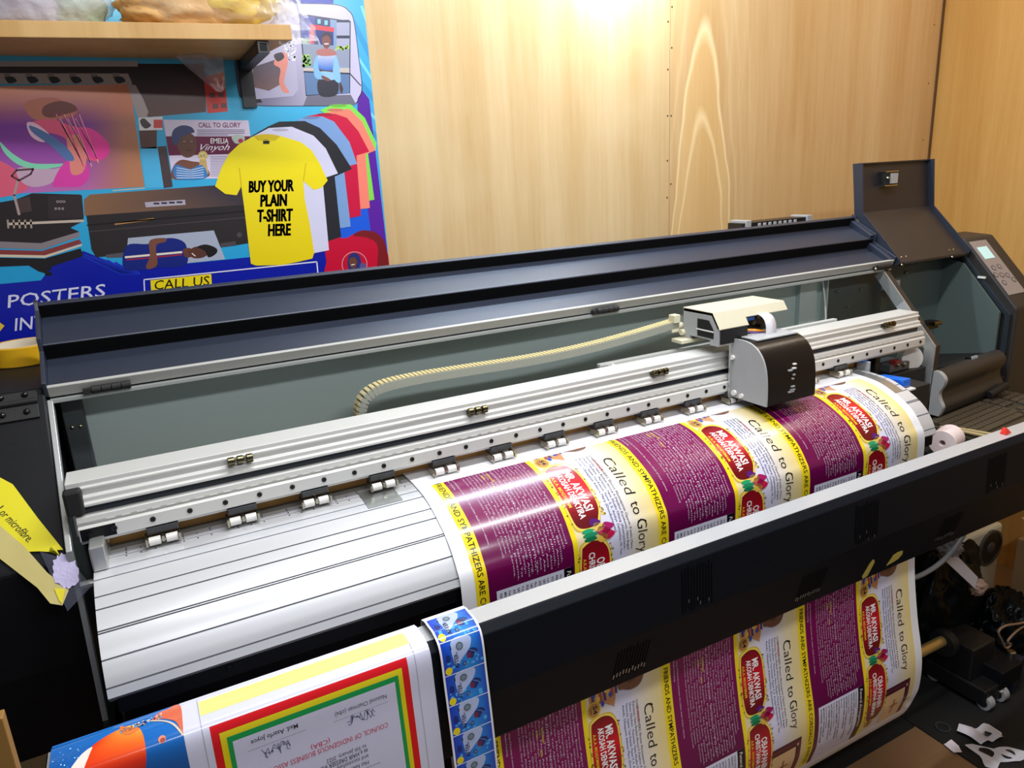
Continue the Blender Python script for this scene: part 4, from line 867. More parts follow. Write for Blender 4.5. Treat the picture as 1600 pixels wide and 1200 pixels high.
A.poly([(-80, 401), (70, 404), (126, 388), (130, 400), (82, 416), (74, 428), (60, 424), (45, 415), (-80, 420)], '#1E1A1C', 5); A.ell(76, 428, 6, 3, '#141214', 6)
# lying portrait
A.poly([(200, 372), (334, 360), (352, 405), (196, 421)], '#A8B0C4', 6)
A.smoothpoly([(198, 384), (232, 381), (262, 372), (284, 376), (292, 388), (290, 414), (250, 418), (196, 421)], '#14247C', 7); A.line([(196, 402), (284, 394)], 3.2, '#E8DCC8', 8); A.line([(198, 406), (284, 398)], 2, '#A02040', 8)
A.smoothpoly([(234, 376), (258, 372), (258, 378), (244, 384), (246, 412), (236, 420), (228, 418), (234, 400)], '#7A4A3C', 9); A.smoothpoly([(286, 390), (298, 388), (300, 400), (290, 402)], '#6A3C30', 8); A.smoothpoly([(294, 394), (304, 386), (318, 386), (326, 394), (318, 402), (302, 403)], '#5A342C', 9); A.smoothpoly([(308, 386), (322, 382), (338, 388), (338, 396), (326, 402), (320, 392)], '#1C1618', 10)
A.line([(300, 396), (305, 400)], 1.5, '#F0E0D8', 11)
# shirts behind one another, back to front
sh = [('#84DC50', [(500, 172), (518, 164), (548, 163), (570, 184), (588, 224), (587, 234), (575, 240), (585, 312), (574, 314), (560, 240), (540, 200)]),
      ('#F88470', [(492, 180), (530, 172), (546, 170), (566, 190), (587, 235), (571, 241), (578, 325), (560, 327), (548, 250)]),
      ('#CC1040', [(480, 181), (500, 178), (524, 178), (542, 184), (560, 205), (577, 237), (557, 243), (564, 337), (545, 341), (532, 250)]),
      ('#7CA0D4', [(464, 187), (482, 183), (504, 182), (522, 190), (546, 222), (558, 256), (537, 261), (548, 354), (528, 357), (515, 260)]),
      ('#26262C', [(392, 213), (418, 198), (436, 190), (476, 189), (500, 200), (526, 226), (550, 264), (523, 276), (533, 370), (510, 378), (495, 270)]),
      ('#D8D6F0', [(390, 216), (420, 200), (456, 198), (490, 212), (509, 232), (528, 271), (504, 279), (514, 391), (488, 396), (470, 300), (440, 220)])]
for i, (c, p) in enumerate(sh):
    A.poly(p, c, 7 + i * .6); A.ell((529, 524, 508, 486, 455, 438)[i], (165, 172, 179, 184, 192, 203)[i], 13, 2.4, [int(x * .84) for x in (int(c[1:3], 16), int(c[3:5], 16), int(c[5:], 16))], 7.3 + i * .6, 16)
tee = [(402, 217), (416, 219.5), (430, 216.5), (437, 212), (470, 222), (487, 235), (500, 256), (512, 282), (503, 293), (490, 297), (474, 283), (476, 310), (484, 350), (491, 395), (488, 404), (462, 410), (440, 414), (400, 415), (392, 412), (387, 370), (381, 320), (377, 291), (370, 305), (352, 303), (336, 291), (346, 262), (358, 240), (374, 225), (396, 213)]
A.poly(tee, lambda a, b: mix('#F6E414', '#E8CC10', (b - 215) / 260), 12); A.ell(417, 214, 20, 4.5, '#D8BC08', 12.5, 20); A.rect(411, 220, 421, 225, '#1A1A1A', 13); A.line([(374, 262), (377, 291)], 1, '#B89C08', 13); A.line([(478, 255), (474, 283)], 1, '#C0A40A', 13)
A.line([(397, 213), (403, 218), (416, 221), (430, 218.5), (437, 212.5)], 1.6, '#D8C010', 13)
for t_, a, b, L, h in (('BUY YOUR', 389, 300.5, 70, 16.5), ('PLAIN', 407, 322.5, 41, 17), ('T-SHIRT', 402, 346.5, 55, 17.5), ('HERE', 419, 368.5, 35, 17)):
    A.heavy(t_, (a, b), (1, -.035), (.02, -1), h * 1.06, L, '#1A1810', 14, .5, bold=.03)
# red cushion
A.smoothpoly([(508, 388), (514, 376), (526, 371), (540, 372), (552, 366), (566, 360), (588, 364), (600, 380), (607, 402), (606, 430), (515, 432), (510, 408)], '#C80C34', 9); A.smoothpoly([(552, 368), (566, 360), (588, 364), (602, 382), (607, 425), (590, 428), (590, 385), (575, 372)], '#7A1A20', 10)
A.ell(554, 413, 20, 20, '#E0A0A8', 10.5, 28); A.ell(554, 413, 19, 19, '#C01030', 11, 28); A.smoothpoly([(543, 412), (545, 400), (553, 395), (562, 400), (564, 416), (556, 424), (546, 422)], '#2A3070', 12); A.smoothpoly([(546, 405), (554, 402), (558, 410), (554, 419), (547, 416)], '#6A4030', 13); A.ell(567, 416, 5, 5, '#5A5490', 13); A.line([(549, 414), (554, 413)], 1.4, '#F0E0E0', 14)
# framed cushion with photographs
def rr_(x0, y0, x1, y1, r, n=6):
    o = []
    for cx, cy_, a0 in ((x1 - r, y0 + r, -90), (x1 - r, y1 - r, 0), (x0 + r, y1 - r, 90), (x0 + r, y0 + r, 180)):
        o += [(cx + r * math.cos(math.radians(a0 + k * 90 / n)), cy_ + r * math.sin(math.radians(a0 + k * 90 / n))) for k in range(n + 1)]
    return o
fr = [(430, 4), (470, 6), (525, 8), (545, 18), (553, 36), (560, 90), (565, 135), (560, 152), (548, 163), (480, 165), (400, 164), (380, 154), (372, 135), (366, 60), (372, 10)]
A.smoothpoly([((a - 465) * 1.012 + 465, (b - 85) * 1.014 + 85) for a, b in fr], '#1C1830', 3); A.smoothpoly(fr, lambda a, b: mix('#C4BEDC', '#77728C', (470 - a) / 110 + (b - 90) / 160), 4)
A.poly([(372, 90), (392, 92), (398, 140), (410, 160), (395, 162), (378, 148)], '#15131C', 5)
A.poly([(378, 96), (460, 60), (466, 140), (458, 150), (390, 156), (382, 148)], '#B4B0CC', 5.2); A.poly([(395, 105), (440, 90), (438, 132), (420, 142), (395, 136)], lambda a, b: mix('#4A4258', '#7A5C5C', (b - 95) / 40), 6)
A.smoothpoly([(434, 86), (446, 82), (450, 96), (446, 116), (444, 130), (452, 144), (442, 143), (436, 128), (438, 108), (428, 100)], '#E08A7C', 7); A.smoothpoly([(428, 86), (440, 82), (444, 90), (434, 96)], '#2C2634', 8)
rr = random.Random(4)
for k in range(60): A.ell(rr.uniform(445, 462), rr.uniform(62, 95), 1.6, 1.6, '#ECECF8', 6, 6)
A.poly([(467, 21), (548, 33), (547, 146), (478, 150)], '#1A1A30', 6); A.poly([(469, 23.5), (546.5, 34.5), (545.5, 145), (479.5, 148.5)], '#7C98BC', 7)
A.poly([(469, 24), (492, 27), (492, 48), (471, 48)], '#4048A0', 8); A.poly([(470, 48), (488, 48), (489, 68), (473, 66)], '#1440B0', 8); A.poly([(492, 27), (516, 30), (516, 42), (492, 40)], '#2E2E64', 8); A.rect(496, 30, 501, 37, '#78C0E0', 9); A.rect(507, 32, 512, 39, '#78C0E0', 9)
A.poly([(526, 32), (546, 35), (546, 104), (526, 104)], '#A4A4C0', 8); A.rect(526, 55.5, 546, 60, '#202848', 9); A.rect(526, 31, 546, 35, '#202848', 9); A.poly([(484, 38), (522, 43), (522, 50), (491, 46), (491, 69), (484, 68)], '#E83040', 9); A.poly([(491, 46), (521, 50), (521, 71), (491, 69)], '#202878', 8.5)
A.poly([(474, 70), (546, 75), (546, 104), (474, 100)], '#8C94AC', 8.2); A.poly([(474, 106), (546, 106), (546, 115), (474, 112)], '#C4B8B0', 8.3); A.poly([(475, 112), (546, 114), (546, 146), (479, 148)], '#5C7CA8', 8.4); A.line([(475, 112), (546, 115)], 2.4, '#1C2440', 8.7)
for k in range(40): A.ell(rr.uniform(473, 486), rr.uniform(86, 104), 2, 2, rr.choice(('#9CD858', '#78B848', '#C8F088')), 9, 6)
for k in range(20): A.ell(rr.uniform(524, 545), rr.uniform(72, 78), 2, 1.5, '#B0D450', 9, 6)
for k in range(12): A.ell(rr.uniform(472, 482), rr.uniform(60, 68), 2, 1.5, '#A8CC60', 9, 6)
A.smoothpoly([(498, 124), (526, 124), (526, 148), (500, 149)], '#2A2838', 10); A.smoothpoly([(498, 86), (510, 82), (524, 86), (524, 104), (520, 110), (500, 108), (496, 100)], lambda a, b: mix('#C8CCE8', '#2C6CC8', (b - 88) / 20), 11); A.smoothpoly([(498, 106), (522, 108), (522, 114), (500, 114)], '#5A3A30', 10.6)
A.smoothpoly([(496, 86), (490, 100), (492, 120), (502, 124), (506, 118), (498, 108)], '#7CB4E4', 11.5); A.smoothpoly([(524, 86), (530, 104), (532, 128), (524, 126), (520, 112)], '#88BCE8', 11.5); A.smoothpoly([(500, 112), (522, 114), (524, 124), (504, 124)], '#90C0EC', 11.2); A.smoothpoly([(494, 80), (504, 76), (518, 77), (526, 84), (520, 87), (500, 87)], '#B06C68', 11.4)
A.smoothpoly([(504, 54), (512, 51), (517, 57), (516, 70), (511, 76), (506, 73), (503, 64)], '#7A4440', 12); A.smoothpoly([(503, 60), (504, 53), (511, 50), (517, 54), (517, 62), (513, 56), (506, 57)], '#2A2028', 13); A.line([(507, 68.5), (513, 68.5)], 1.8, '#F4E8E8', 13); A.smoothpoly([(504, 118), (516, 124), (512, 127), (503, 122)], '#7A4840', 12.4); A.smoothpoly([(531, 128), (536, 138), (534, 146), (531, 140)], '#50302C', 12)
A.poly([(480, 150), (548, 148), (557, 164), (474, 165)], '#6E6C80', 6.5); A.line([(546, 114), (564, 134)], 1.4, '#1C1830', 8); A.poly([(425, -60), (520, -60), (521, 6), (480, 5), (430, 3)], '#1830A4', 2.6)
# foot of the poster
A.line([(228, 500), (225, 437), (495, 409), (498, 440)], 1.8, '#E8E4F4', 8); A.poly([(235, 438), (330, 428), (332, 460), (237, 468)], '#F0D818', 8); A.text('CALL US', (241, 453), (1, -.088), (.04, -1), 14.5, 86, '#16120C', 10, bold=.006)
A.text('POSTERS', (12, 481), (1, -.118), (.06, -1), 20, 152, '#DCDCF4', 9, bold=.006); A.text('INV', (23, 517), (1, -.118), (.06, -1), 20, 48, '#DCDCF4', 9, bold=.006); A.text('TING', (-22, 560), (1, -.118), (.06, -1), 20, 92, '#DCDCF4', 9, bold=.006)
A.poly([(-6, 500), (7, 509), (-2, 520), (-14, 510)], '#F0C838', 9)
pos = A.build('wall_poster', fw, artmat('laminated_poster', .3, .5, coat=.2), trim=((568, 0), (412, -40)), step=.00006)
# trim to the sheet: everything lies between its left edge and the printed right margin
tag(pos, 'large blue laminated advertising poster with shirts and printers on the plywood wall', 'poster')

# ------------------------------------------------------------------ shelf, bracket, bags
SH = thing('wall_shelf', 'rough pale timber shelf plank on a black bracket above the poster', 'shelf', (.1, 1.72, 1.735))
tim = ply('raw_timber', '#C79A5C', '#DDB67A', '#B48A52')
b = MB(); zs = 1.730
b.add([(-.55, 1.70, zs), (-.55, WALL - .006, zs), (.331, WALL - .006, zs), (.366, 1.585, zs), (-.55, 1.705, zs), (-.55, 1.70, zs + .028), (-.55, WALL - .006, zs + .028), (.331, WALL - .006, zs + .028), (.366, 1.585, zs + .028)], [(0, 1, 2, 3), (5, 8, 7, 6), (0, 3, 8, 5), (3, 2, 7, 8), (2, 1, 6, 7), (1, 0, 5, 6)], 0)
b.build('plank', tim, SH, .0015)
b = MB(); b.box(.300, .322, 1.60, WALL - .006, zs - .023, zs - .0005, 0, rz=.0); b.box(.304, .318, 1.5995, 1.601, zs - .019, zs - .004, 1); b.box(.296, .326, WALL - .012, WALL - .006, zs - .10, zs - .0005, 0); b.build('bracket', [mat('bracket_black', (40, 40, 42), .35), DARKGAP], SH, .001)

def blob(name, c, rx, ry, rz, mats, seed, amp=.25, fr=3., flat=True, parent=None, nu=72, nv=40, crease=1.0, func=None):
    vs = []; fs = []
    for j in range(nv + 1):
        t = math.pi * j / nv
        for i in range(nu):
            f = 2 * math.pi * i / nu; d = Vector((math.sin(t) * math.cos(f), math.sin(t) * math.sin(f), math.cos(t)))
            q = d * fr + Vector((seed * 7.3, seed * 3.1, seed))
            k = 1 + amp * mnoise.noise(q) + amp * .5 * crease * (abs(mnoise.noise(q * 2.3)) * -1.4 + .3) + amp * .22 * crease * abs(mnoise.noise(q * 6))
            p = Vector((d.x * rx * k, d.y * ry * k, d.z * rz * k))
            if flat and p.z < -rz * .72: p.z = -rz * .72
            vs.append(Vector(c) + p)
    for j in range(nv):
        for i in range(nu): fs.append((j * nu + i, (j + 1) * nu + i, (j + 1) * nu + (i + 1) % nu, j * nu + (i + 1) % nu))
    b = MB(); b.add(vs, fs, 0)
    o = b.build(name, mats, parent, smooth=False); o.data.polygons.foreach_set('use_smooth', [True] * len(o.data.polygons)); return o
def film(name, tint, a):
    m = bpy.data.materials.new(name); m.use_nodes = True; N = m.node_tree.nodes; L = m.node_tree.links; b = N['Principled BSDF']
    b.inputs['Base Color'].default_value = (*lin(tint), 1); b.inputs['Roughness'].default_value = .12; b.inputs['Specular IOR Level'].default_value = .8; b.inputs['Alpha'].default_value = a
    tc = N.new('ShaderNodeTexCoord'); n2 = N.new('ShaderNodeTexNoise'); n2.inputs['Scale'].default_value = 55; n2.inputs['Detail'].default_value = 4; L.new(tc.outputs['Object'], n2.inputs['Vector'])
    bp = N.new('ShaderNodeBump'); bp.inputs['Strength'].default_value = .9; bp.inputs['Distance'].default_value = .006; L.new(n2.outputs['Fac'], bp.inputs['Height']); L.new(bp.outputs[0], b.inputs['Normal'])
    return m
FILM = film('clear_film', (232, 232, 240), .38)
ztop = zs + .0285
B1 = thing('plastic_bag', 'clear plastic bag of pale green and pink folded clothes on the left of the shelf', 'bag', (-.05, 1.74, ztop), 'clothes bags on the shelf')
blob('film', (-.055, 1.725, ztop + .058), .118, .085, .080, FILM, 3, .16, 2.5, parent=B1)
blob('green_cloth', (-.005, 1.735, ztop + .043), .055, .06, .058, mat('cloth_sage', (176, 196, 170), .8), 5, .12, parent=B1)
blob('pink_cloth', (-.085, 1.735, ztop + .066), .052, .05, .045, mat('cloth_pink', (226, 120, 132), .8), 6, .12, flat=False, parent=B1)
blob('white_cloth', (-.075, 1.735, ztop + .040), .08, .06, .05, mat('cloth_lilac', (206, 200, 214), .8), 8, .1, parent=B1)
B2 = thing('plastic_bag', 'clear plastic bag of yellow and beige folded clothes at the right end of the shelf', 'bag', (.22, 1.70, ztop), 'clothes bags on the shelf')
blob('film', (.228, 1.70, ztop + .052), .158, .095, .070, film('clear_film_amber', (244, 228, 196), .30), 12, .18, 2.5, parent=B2)
blob('beige_cloth', (.175, 1.70, ztop + .036), .105, .075, .050, mat('cloth_beige', (226, 178, 112), .75), 9, .16, 3, parent=B2)
blob('yellow_cloth', (.262, 1.70, ztop + .062), .10, .075, .048, mat('cloth_yellow', (222, 190, 30), .7), 15, .2, 3, flat=False, parent=B2)
b = MB(); pts = []
nx, nz = 10, 14
for j in range(nz + 1):
    for i in range(nx + 1):
        t = j / nz; x = .362 + (i / nx - .5) * (.06 + .02 * t) + .02 * t; pts.append((x + .006 * mnoise.noise(Vector((i * .5, j * .4, 1))), 1.60 - .01 + .018 * mnoise.noise(Vector((i * .45, j * .35, 4))), ztop + .05 - t * .085))
b.add(pts, [(j * (nx + 1) + i, j * (nx + 1) + i + 1, (j + 1) * (nx + 1) + i + 1, (j + 1) * (nx + 1) + i) for j in range(nz) for i in range(nx)]); b.build('film_flap', FILM, B2, smooth=True)
# corner of another bag sagging below the plank
b = MB(); pts = []; nx, nz = 14, 10
for j in range(nz + 1):
    t = j / nz
    for i in range(nx + 1):
        u = i / nx; xl = .165 + .062 * t; xr = .262 - .004 * t; x = xl + (xr - xl) * u
        pts.append((x, WALL - .05 - .03 * math.sin(math.pi * u) * (1 - t * .5) + .010 * mnoise.noise(Vector((u * 5, t * 4, 2))), zs - .001 - t * .060 - .012 * t * math.sin(math.pi * u)))
b.add(pts, [(j * (nx + 1) + i, j * (nx + 1) + i + 1, (j + 1) * (nx + 1) + i + 1, (j + 1) * (nx + 1) + i) for j in range(nz) for i in range(nx)])
o = b.build('plastic_wrap', film('clear_film_rose', (214, 196, 200), .45), None, smooth=True); tag(o, 'corner of clear plastic wrap hanging under the shelf plank beside the bracket', 'plastic wrap')

# ------------------------------------------------------------------ things on the printer
TR = thing('tape_roll', 'roll of yellow masking tape lying on the left end cover beside the lid', 'tape', (-.195, 1.60, 1.165))
b = MB(); b.ring((-.195, 1.60, 1.166), (-.195, 1.60, 1.200), .058, .047, 64, 0, 1); b.build('tape', [mat('tape_yellow', (232, 178, 24), .4), mat('tape_side', (226, 200, 140), .6)], TR, .001)
b = MB(); b.ring((-.195, 1.60, 1.166), (-.195, 1.60, 1.200), .0468, .0445, 64, 0); b.build('core', mat('tape_core', (226, 214, 190), .7), TR)
# yellow instruction label peeling off the left end cover: laid on the slope, its tip sticks out past the corner
NL = thing('instruction_label', 'torn yellow instruction label with masking tape and clear tip hanging off the left end cover', 'label', (-.19, 1.17, .97))
def lmap(a, b, h):
    bend = np.clip(b - .20, 0, 1)
    Y0, Z0 = 1.345, 1.165; d = np.array([-.648, -.762]); n = np.array([-.762, .648])
    hh = .0035 + h + .0 * bend
    return np.c_[a, Y0 + d[0] * b + n[0] * hh, Z0 + d[1] * b + n[1] * hh]
A = Art()
lb = [(-.40, .07), (-.222, .138), (-.205, .155), (-.179, .216), (-.1530, .272), (-.161, .270), (-.158, .280), (-.168, .262), (-.171, .270), (-.182, .266), (-.199, .262), (-.232, .215), (-.40, .13)]
A.poly(lb, '#E6DA12', 1)
A.text('or microfibre.', (-.226, .196), (.50, .86), (.80, -.42), .0125, .062, '#28240C', 3, shear=.2)
A.text('l', (-.229, .190), (.50, .86), (.80, -.42), .0125, None, '#28240C', 3)
nl = A.build('paper', lmap, artmat('label_paper', .5), NL, step=.0003)
A = Art(); A.poly([(-.40, .125), (-.232, .205), (-.199, .255), (-.176, .300), (-.153, .333), (-.163, .352), (-.177, .345), (-.190, .318), (-.231, .262), (-.40, .17)], '#C8BA74', 1)
A.poly([(-.170, .325), (-.157, .330), (-.163, .350), (-.166, .344)], '#E6D81A', 2)
A.build('masking_tape', lmap, artmat('masking_tape_tan', .55, bump=.2), NL, step=.0014)
b = MB(); q = lmap(np.array([-.182, -.147, -.124, -.158]), np.array([.266, .290, .335, .362]), np.array([.0005] * 4)); b.add(q, [(0, 1, 2, 3)]); b.build('clear_tip', mat('clear_tape_film', (90, 94, 112), .08, alpha=.45, coat=.3), NL, fix=False)
rr = random.Random(21); pts = []
for k in range(40):
    t = 2 * math.pi * k / 40; r = 1 + rr.uniform(-.12, .12); pts.append((-.1535 + .0150 * math.cos(t) * r + .005 * math.sin(t), .305 + .026 * math.sin(t) * r - .004 * math.cos(t)))
A = Art(); A.poly(pts, '#C8C0E4', 1); A.build('white_residue', lmap, artmat('residue_white', .7, bump=.4, bscale=200), NL, step=.0022)
# blue squeegee on the platen end
SQ = thing('squeegee', 'small blue plastic squeegee lying at the right end of the white platen', 'squeegee', (1.612, 1.10, .905))
b = MB(); b.obox((1.612, 1.10, .918), (.004, .040, -.004), (.014, 0, 0), (0, .0, .010), 0); b.build('handle', mat('squeegee_blue', (24, 104, 214), .35), SQ, .003)
b = MB(); b.obox((1.612, 1.055, .908), (.004, .010, -.001), (.012, 0, 0), (0, 0, .002), 0); b.build('blade', WHITEP, SQ)
# things on the accessory tray and bar
KB = thing('keyboard', 'dark computer keyboard lying on the tray to the right of the platen', 'keyboard', (2.0, 1.08, .727))
ang = math.radians(5); kc = Vector((2.045, 1.085)); kx = Vector((math.cos(ang), math.sin(ang))); ky = Vector((-kx.y, kx.x))
def kp(a, c, z): p = kc + kx * a + ky * c; return (p.x, p.y, z)
def kbox(b, a0, a1, c0, c1, z0, z1, z1b=None, m=0):
    z1b = z1 if z1b is None else z1b
    b.add([kp(a0, c0, z0), kp(a0, c0, z1), kp(a0, c1, z0), kp(a0, c1, z1b), kp(a1, c0, z0), kp(a1, c0, z1), kp(a1, c1, z0), kp(a1, c1, z1b)], [(0, 1, 3, 2), (4, 6, 7, 5), (0, 4, 5, 1), (2, 3, 7, 6), (0, 2, 6, 4), (1, 5, 7, 3)], m)
b = MB(); kbox(b, -.225, .225, -.075, .080, .7275, .742, .757); b.build('body', mat('keyboard_brown_black', (64, 58, 46), .5), KB, .003)
kc_m = mat('key_charcoal', (74, 66, 54), .45)
def key(a, wd, r):
    c = -.052 + r * .0195; z = .742 + .015 * (c + .075) / .155
    b = MB(); kbox(b, a + .001, a + wd - .001, c, c + .0165, z, z + .0065, z + .0085); return b
nk = 0
for r in range(6):
    rows = {0: [.024, .02, .024, .095, .024, .02, .024, .03], 5: [.0185] * 14}.get(r, [.019 + .004 * ((r * 3) % 4)] + [.0185] * 12 + [.024])
    a = -.215
    for wd in rows:
            key(a, wd, r).build('key', kc_m, KB, 0); a += wd; nk += 1
    a = .062
    if r not in (2,):
        for k in range(3):
            if r == 1 and k != 1: continue
            key(a + k * .0185, .0185, r).build('key', kc_m, KB, 0)
    for k in range(4 if r < 5 else 3):
        key(.132 + k * .0195, .0195, r).build('key', kc_m, KB, 0)
for i, (c, lb_) in enumerate((((1.812, 1.03), 'thin wooden stick lying across the keyboard, nearer the white paper roll'), ((1.832, 1.025), 'thin wooden stick lying across the keyboard, the one farther from the paper roll'))):
    b = MB(); b.obox((c[0], c[1], .7635), Vector((.012 + .006 * i, -.055, 0)), (.0045, .001, 0), (0, 0, .0025)); tag(b.build('wooden_stick', mat('stick_wood', (176, 158, 112), .6), None, .001), lb_, 'stick', 'sticks on the keyboard')
PRl = thing('paper_roll', 'small white paper roll with loose end beside the platen, behind the bar', 'paper roll', (1.735, 1.02, .727))
b = MB(); b.ring((1.700, 1.015, .761), (1.760, 1.03, .761), .032, .007, 40, 0); b.build('roll', mat('receipt_paper', (240, 222, 222), .6), PRl, .001)
for i in range(5):
    c = MB(); p = Vector((1.712 + i * .010, 1.018 + i * .0025, .761)); d = Vector((.97, .24, 0)).normalized(); c.ring(p, p + d * .0006, .0323, .0318, 40, 0); 
    if i == 0: acc = c
    else: acc.add(c.v, c.f, 0)
acc.build('winding_line', mat('roll_line', (196, 176, 178), .7), PRl)
tl = cr([(1.015, .729), (.995, .729), (.975, .731), (.955, .738), (.940, .752)], 6)
b = MB(); b.sheet([tuple(p) for p in tl], 1.695, 1.722, 0); tt = b.build('loose_end', mat('receipt_paper', 0), PRl, smooth=True)
b = MB(); b.box(1.70, 1.78, .935, .985, .727, .75, 0); b.box(1.735, 1.741, .934, .936, .735, .741, 1); tag(b.build('adapter_block', [MATTE, GREYP], None, .003), 'black adapter block in front of the white paper roll', 'adapter')
b = MB(); b.box(1.97, 2.10, .93, 1.02, .7271, .742, 0, rz=.15); tag(b.build('paper_packet', mat('packet_cream', (206, 200, 150), .6), None, .003), 'cream paper packet in front of the keyboard behind the bar', 'packet')
b = MB(); b.add([(1.636, .838, BT + .0012), (1.662, .842, BT + .0012), (1.656, .858, BT + .0012), (1.634, .852, BT + .0012), (1.638, .841, BT + .016), (1.650, .847, BT + .013), (1.642, .852, BT + .015)], [(0, 1, 2, 3), (0, 1, 5, 4), (1, 2, 5), (2, 6, 5), (2, 3, 6), (3, 0, 4, 6), (4, 5, 6)], 0)
tag(b.build('red_clip', mat('clip_red', (226, 52, 40), .35), None, .001), 'small red plastic clip sitting on the right end of the bar top', 'clip')
for pts, lb_ in (([(1.190, 0.0), (1.197, .030), (1.203, .040), (1.209, .036), (1.212, .028), (1.208, -.004), (1.196, -.008)], 'torn yellow tape piece stuck low on the bar, narrow upright one'), ([(1.263, .002), (1.272, .026), (1.284, .030), (1.300, .028), (1.304, .018), (1.296, .008), (1.280, .004)], 'torn yellow tape piece stuck low on the bar, wide one nearer the bar end')):
    z0 = .644; b = MB(); n = len(pts)
    yy = lambda z: .812 + (.740 - z) * .031 / .108
    f_ = [(x, yy(z0 + z) - .0012, z0 + z) for x, z in pts]; bk_ = [(x, yy(z0 + z) - .0003, z0 + z) for x, z in pts]
    b.add(f_ + bk_, [tuple(range(n)), tuple(range(2 * n - 1, n - 1, -1))] + [(i, (i + 1) % n, n + (i + 1) % n, n + i) for i in range(n)]); tag(b.build('tape_scrap', mat('tape_pale_yellow', (206, 190, 92), .55)), lb_, 'tape', 'tape scraps on the bar')

# ------------------------------------------------------------------ clutter below right
mm = mat('black_floor_sheet', (16, 17, 19), .75, bump=.3, bscale=500)
b = MB(); b.box(1.738, 2.60, -.3, 1.30, FLOOR, FLOOR + .004, 0); tag(b.build('floor_sheet', mm), 'black mat on the floor under the motor and paper scraps', 'mat', None)
b = MB(); b.box(-.6, 1.734, 1.020, 1.70, FLOOR, FLOOR + .004, 0); tag(b.build('floor_sheet', mm), 'black sheet on the floor under the hanging printed banner', 'mat', None)  # flat black sheet over the floor below the printer
def scrap(name, pts, col, lb_, holes=(), grp=None, lift=.004):
    A = Art(); A.poly(pts, col, 1)
    for h in holes: A.ell(*h, '#16171A', 2, 16)
    def fm(a, b, h): return np.c_[a, b, np.full(len(a), FLOOR + .0045) + h + lift * (.5 + .5 * np.sin(a * 160 + b * 90))]
    tag(A.build(name, fm, artmat(name + '_paper', .6), step=.0006, cutsa=[min(p[0] for p in pts) + k * .008 for k in range(1, 14)]), lb_, 'scrap', grp)
scrap('paper_scrap', [(1.735, .937), (1.765, .935), (1.762, .912), (1.745, .893), (1.728, .905)], '#ECE4EE', 'small white paper square lying at the mat edge by the brown tile', grp='scraps on the mat')
scrap('paper_scrap', [(1.80, .945), (1.83, .955), (1.85, .93), (1.895, .92), (1.90, .88), (1.885, .865), (1.86, .875), (1.835, .878), (1.815, .885), (1.81, .91)], '#D8D4DC', 'crumpled white paper scrap on the mat near the motor caster', [(1.865, .895, .012, .008), (1.83, .92, .007, .012)], grp='scraps on the mat', lift=.012)
scrap('cut_sheet_scrap', [(1.775, .905), (1.80, .90), (1.83, .86), (1.87, .845), (1.90, .80), (1.84, .80), (1.80, .825), (1.765, .815), (1.75, .835), (1.775, .865)], '#D4D6E2', 'white cut-out sheet with round holes at the foot of the mat', [(1.800, .862, .020, .017), (1.84, .828, .020, .014)], grp='scraps on the mat')
b = MB(); b.ring((1.79, .975, FLOOR + .0045), (1.79, .975, FLOOR + .009), .020, .015, 28, 0); tag(b.build('rubber_ring', mat('ring_grey', (52, 54, 56), .5)), 'dark grey rubber ring lying on the mat beside the motor', 'ring')
# bin bags
BAG = mat('bin_bag_black', (8, 12, 15), .32, spec=.16, bump=.35, bscale=14)
G1 = thing('bin_bag', 'crumpled black bin bag spilling between the motor and the cardboard carton', 'bin bag', (2.2, 1.15, FLOOR))
blob('film', (2.245, 1.095, FLOOR + .008 + .72 * .11), .13, .075, .11, BAG, 31, .34, 1.5, parent=G1, nu=120, nv=70, crease=1.3)
G2 = thing('bin_bag', 'black bin bag standing against the pale speaker under the bar end', 'bin bag', (2.24, 1.36, FLOOR))
blob('film', (2.045, 1.185, FLOOR + .008 + .72 * .245), .16, .085, .245, BAG, 44, .34, 1.5, parent=G2, nu=120, nv=70, crease=1.3)
b = MB(); b.add([(1.838, 1.055, .377), (1.985, 1.045, .245), (2.00, 1.05, .275), (1.862, 1.06, .405)], [(0, 1, 2, 3)]); w1 = b.build('waste_paper', mat('waste_white', (206, 204, 214), .6), None); w1.modifiers.new('s', 'SOLIDIFY').thickness = .002; tag(w1, 'strip of white waste paper on the black bin bags', 'waste paper')
o = blob('crumpled_paper', (2.012, 1.05, .238), .026, .018, .022, mat('waste_brown', (170, 140, 126), .6), 52, .5, 3.5, flat=False, nu=30, nv=20); tag(o, 'small crumpled brown and white paper on the bin bag', 'waste paper')
o = blob('foil_wrapper', (1.85, 1.05, .415), .034, .025, .020, film('clear_film_grey', (150, 152, 158), .6), 57, .5, 3.5, flat=False, nu=40, nv=24); tag(o, 'shiny clear plastic wrapper lying on the bin bag below the bar', 'wrapper')
b = MB(); b.tube([tuple(p) for p in cr([(1.83, 1.0, .525), (1.812, 1.0, .481), (1.754, 1.0, .439), (1.678, 1.0, .420), (1.60, 1.0, .424), (1.52, 1.01, .45)], 8)], .0065, 10); tag(b.build('grey_hose', mat('hose_grey', (120, 122, 126), .35), None, smooth=True), 'grey hose curving from the bar down behind the banner', 'hose')
b = MB(); b.box(1.72, 2.24, 1.285, 1.40, FLOOR + .0045, -.005, 0)
for k in range(4): b.box(1.718, 2.242, 1.290 + k * .028, 1.302 + k * .028, -.006, .001, 1)
tag(b.build('metal_case', [mat('case_olive', (70, 64, 38), .35, metal=.4), mat('case_gold_rib', (140, 124, 70), .3, metal=.7)], None, .002), 'dull gold ribbed metal case on the floor behind the banner edge', 'case')
SPK = thing('speaker', 'cream desktop speaker with dark round cone under the bar right end', 'speaker', (2.57, 1.42, FLOOR))
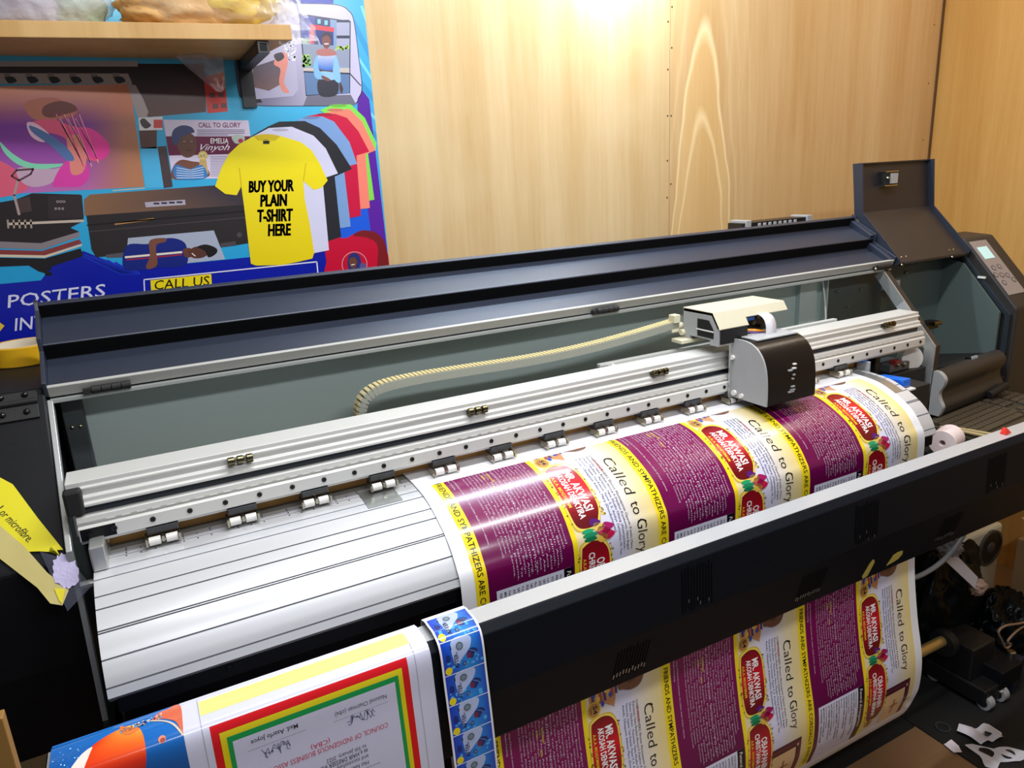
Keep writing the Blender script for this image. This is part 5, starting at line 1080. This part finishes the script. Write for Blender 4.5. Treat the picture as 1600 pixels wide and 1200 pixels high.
b = MB(); b.box(2.36, 2.60, 1.30, 1.48, FLOOR + .0045, .172, 0); b.build('cabinet', mat('speaker_cream', (236, 234, 210), .5), SPK, .012)
b = MB(); b.cyl((2.525, 1.301, .098), (2.525, 1.294, .098), .062, 40, 0); b.ring((2.525, 1.301, .098), (2.525, 1.291, .098), .066, .058, 40, 1); b.ball((2.525, 1.294, .098), .022, 1, 18, 10, (1, .35, 1)); b.build('cone', [mat('cone_dark', (44, 44, 42), .5), mat('cone_grey', (84, 86, 84), .4)], SPK, smooth=True)
b = MB(); b.box(2.388, 2.66, 1.00, 1.148, FLOOR + .0045, .24, 0); cb = b.build('carton', mat('cardboard', (168, 132, 92), .7, var=.08, vscale=10), None, .002); tag(cb, 'brown cardboard carton at the right edge beside the bin bags', 'box')
b = MB(); b.add([(2.362, 1.135, .325), (2.62, 1.13, .30), (2.63, 1.05, .242), (2.42, 1.05, .242)], [(0, 1, 2, 3)]); cf = b.build('kraft_sheet', mat('kraft_light', (196, 160, 112), .65), None); cf.modifiers.new('s', 'SOLIDIFY').thickness = .002; tag(cf, 'loose kraft sheet sticking up above the cardboard carton under the bar end', 'paper')
b = MB(); b.tube([tuple(p) for p in cr([(2.40, 1.0, .050), (2.19, 1.0, .085), (2.09, 1.0, .110), (2.055, 1.0, .103), (2.078, 1.0, .066), (2.107, 1.0, .028), (2.132, 1.0, .030), (2.115, 1.0, .053), (2.20, 1.0, .070), (2.40, 1.0, .02)], 8)], .0035, 8); tag(b.build('cable', mat('cable_tan', (146, 118, 96), .4), None, smooth=True), 'thin brown cable looping over the motor at the right edge', 'cable')
b = MB(); b.box(2.075, 2.15, .96, 1.0, FLOOR + .0045, .0, 0, rz=.2); b.cyl((2.11, .985, .0), (2.11, .985, .026), .012, 12, 1); tag(b.build('plug_socket', [mat('plug_navy', (26, 32, 52), .4), STEEL], None, .003), 'dark navy plug block by the motor under the cable', 'plug')
# tall board at the left
b = MB(); b.box(-.62, -.188, .792, .808, FLOOR, .955, 0); tag(b.build('tall_board', mat('board_brown', (150, 112, 54), .6, var=.1, vscale=12), None, .001), 'tall brown board standing at the lower left beside the bar', 'board')
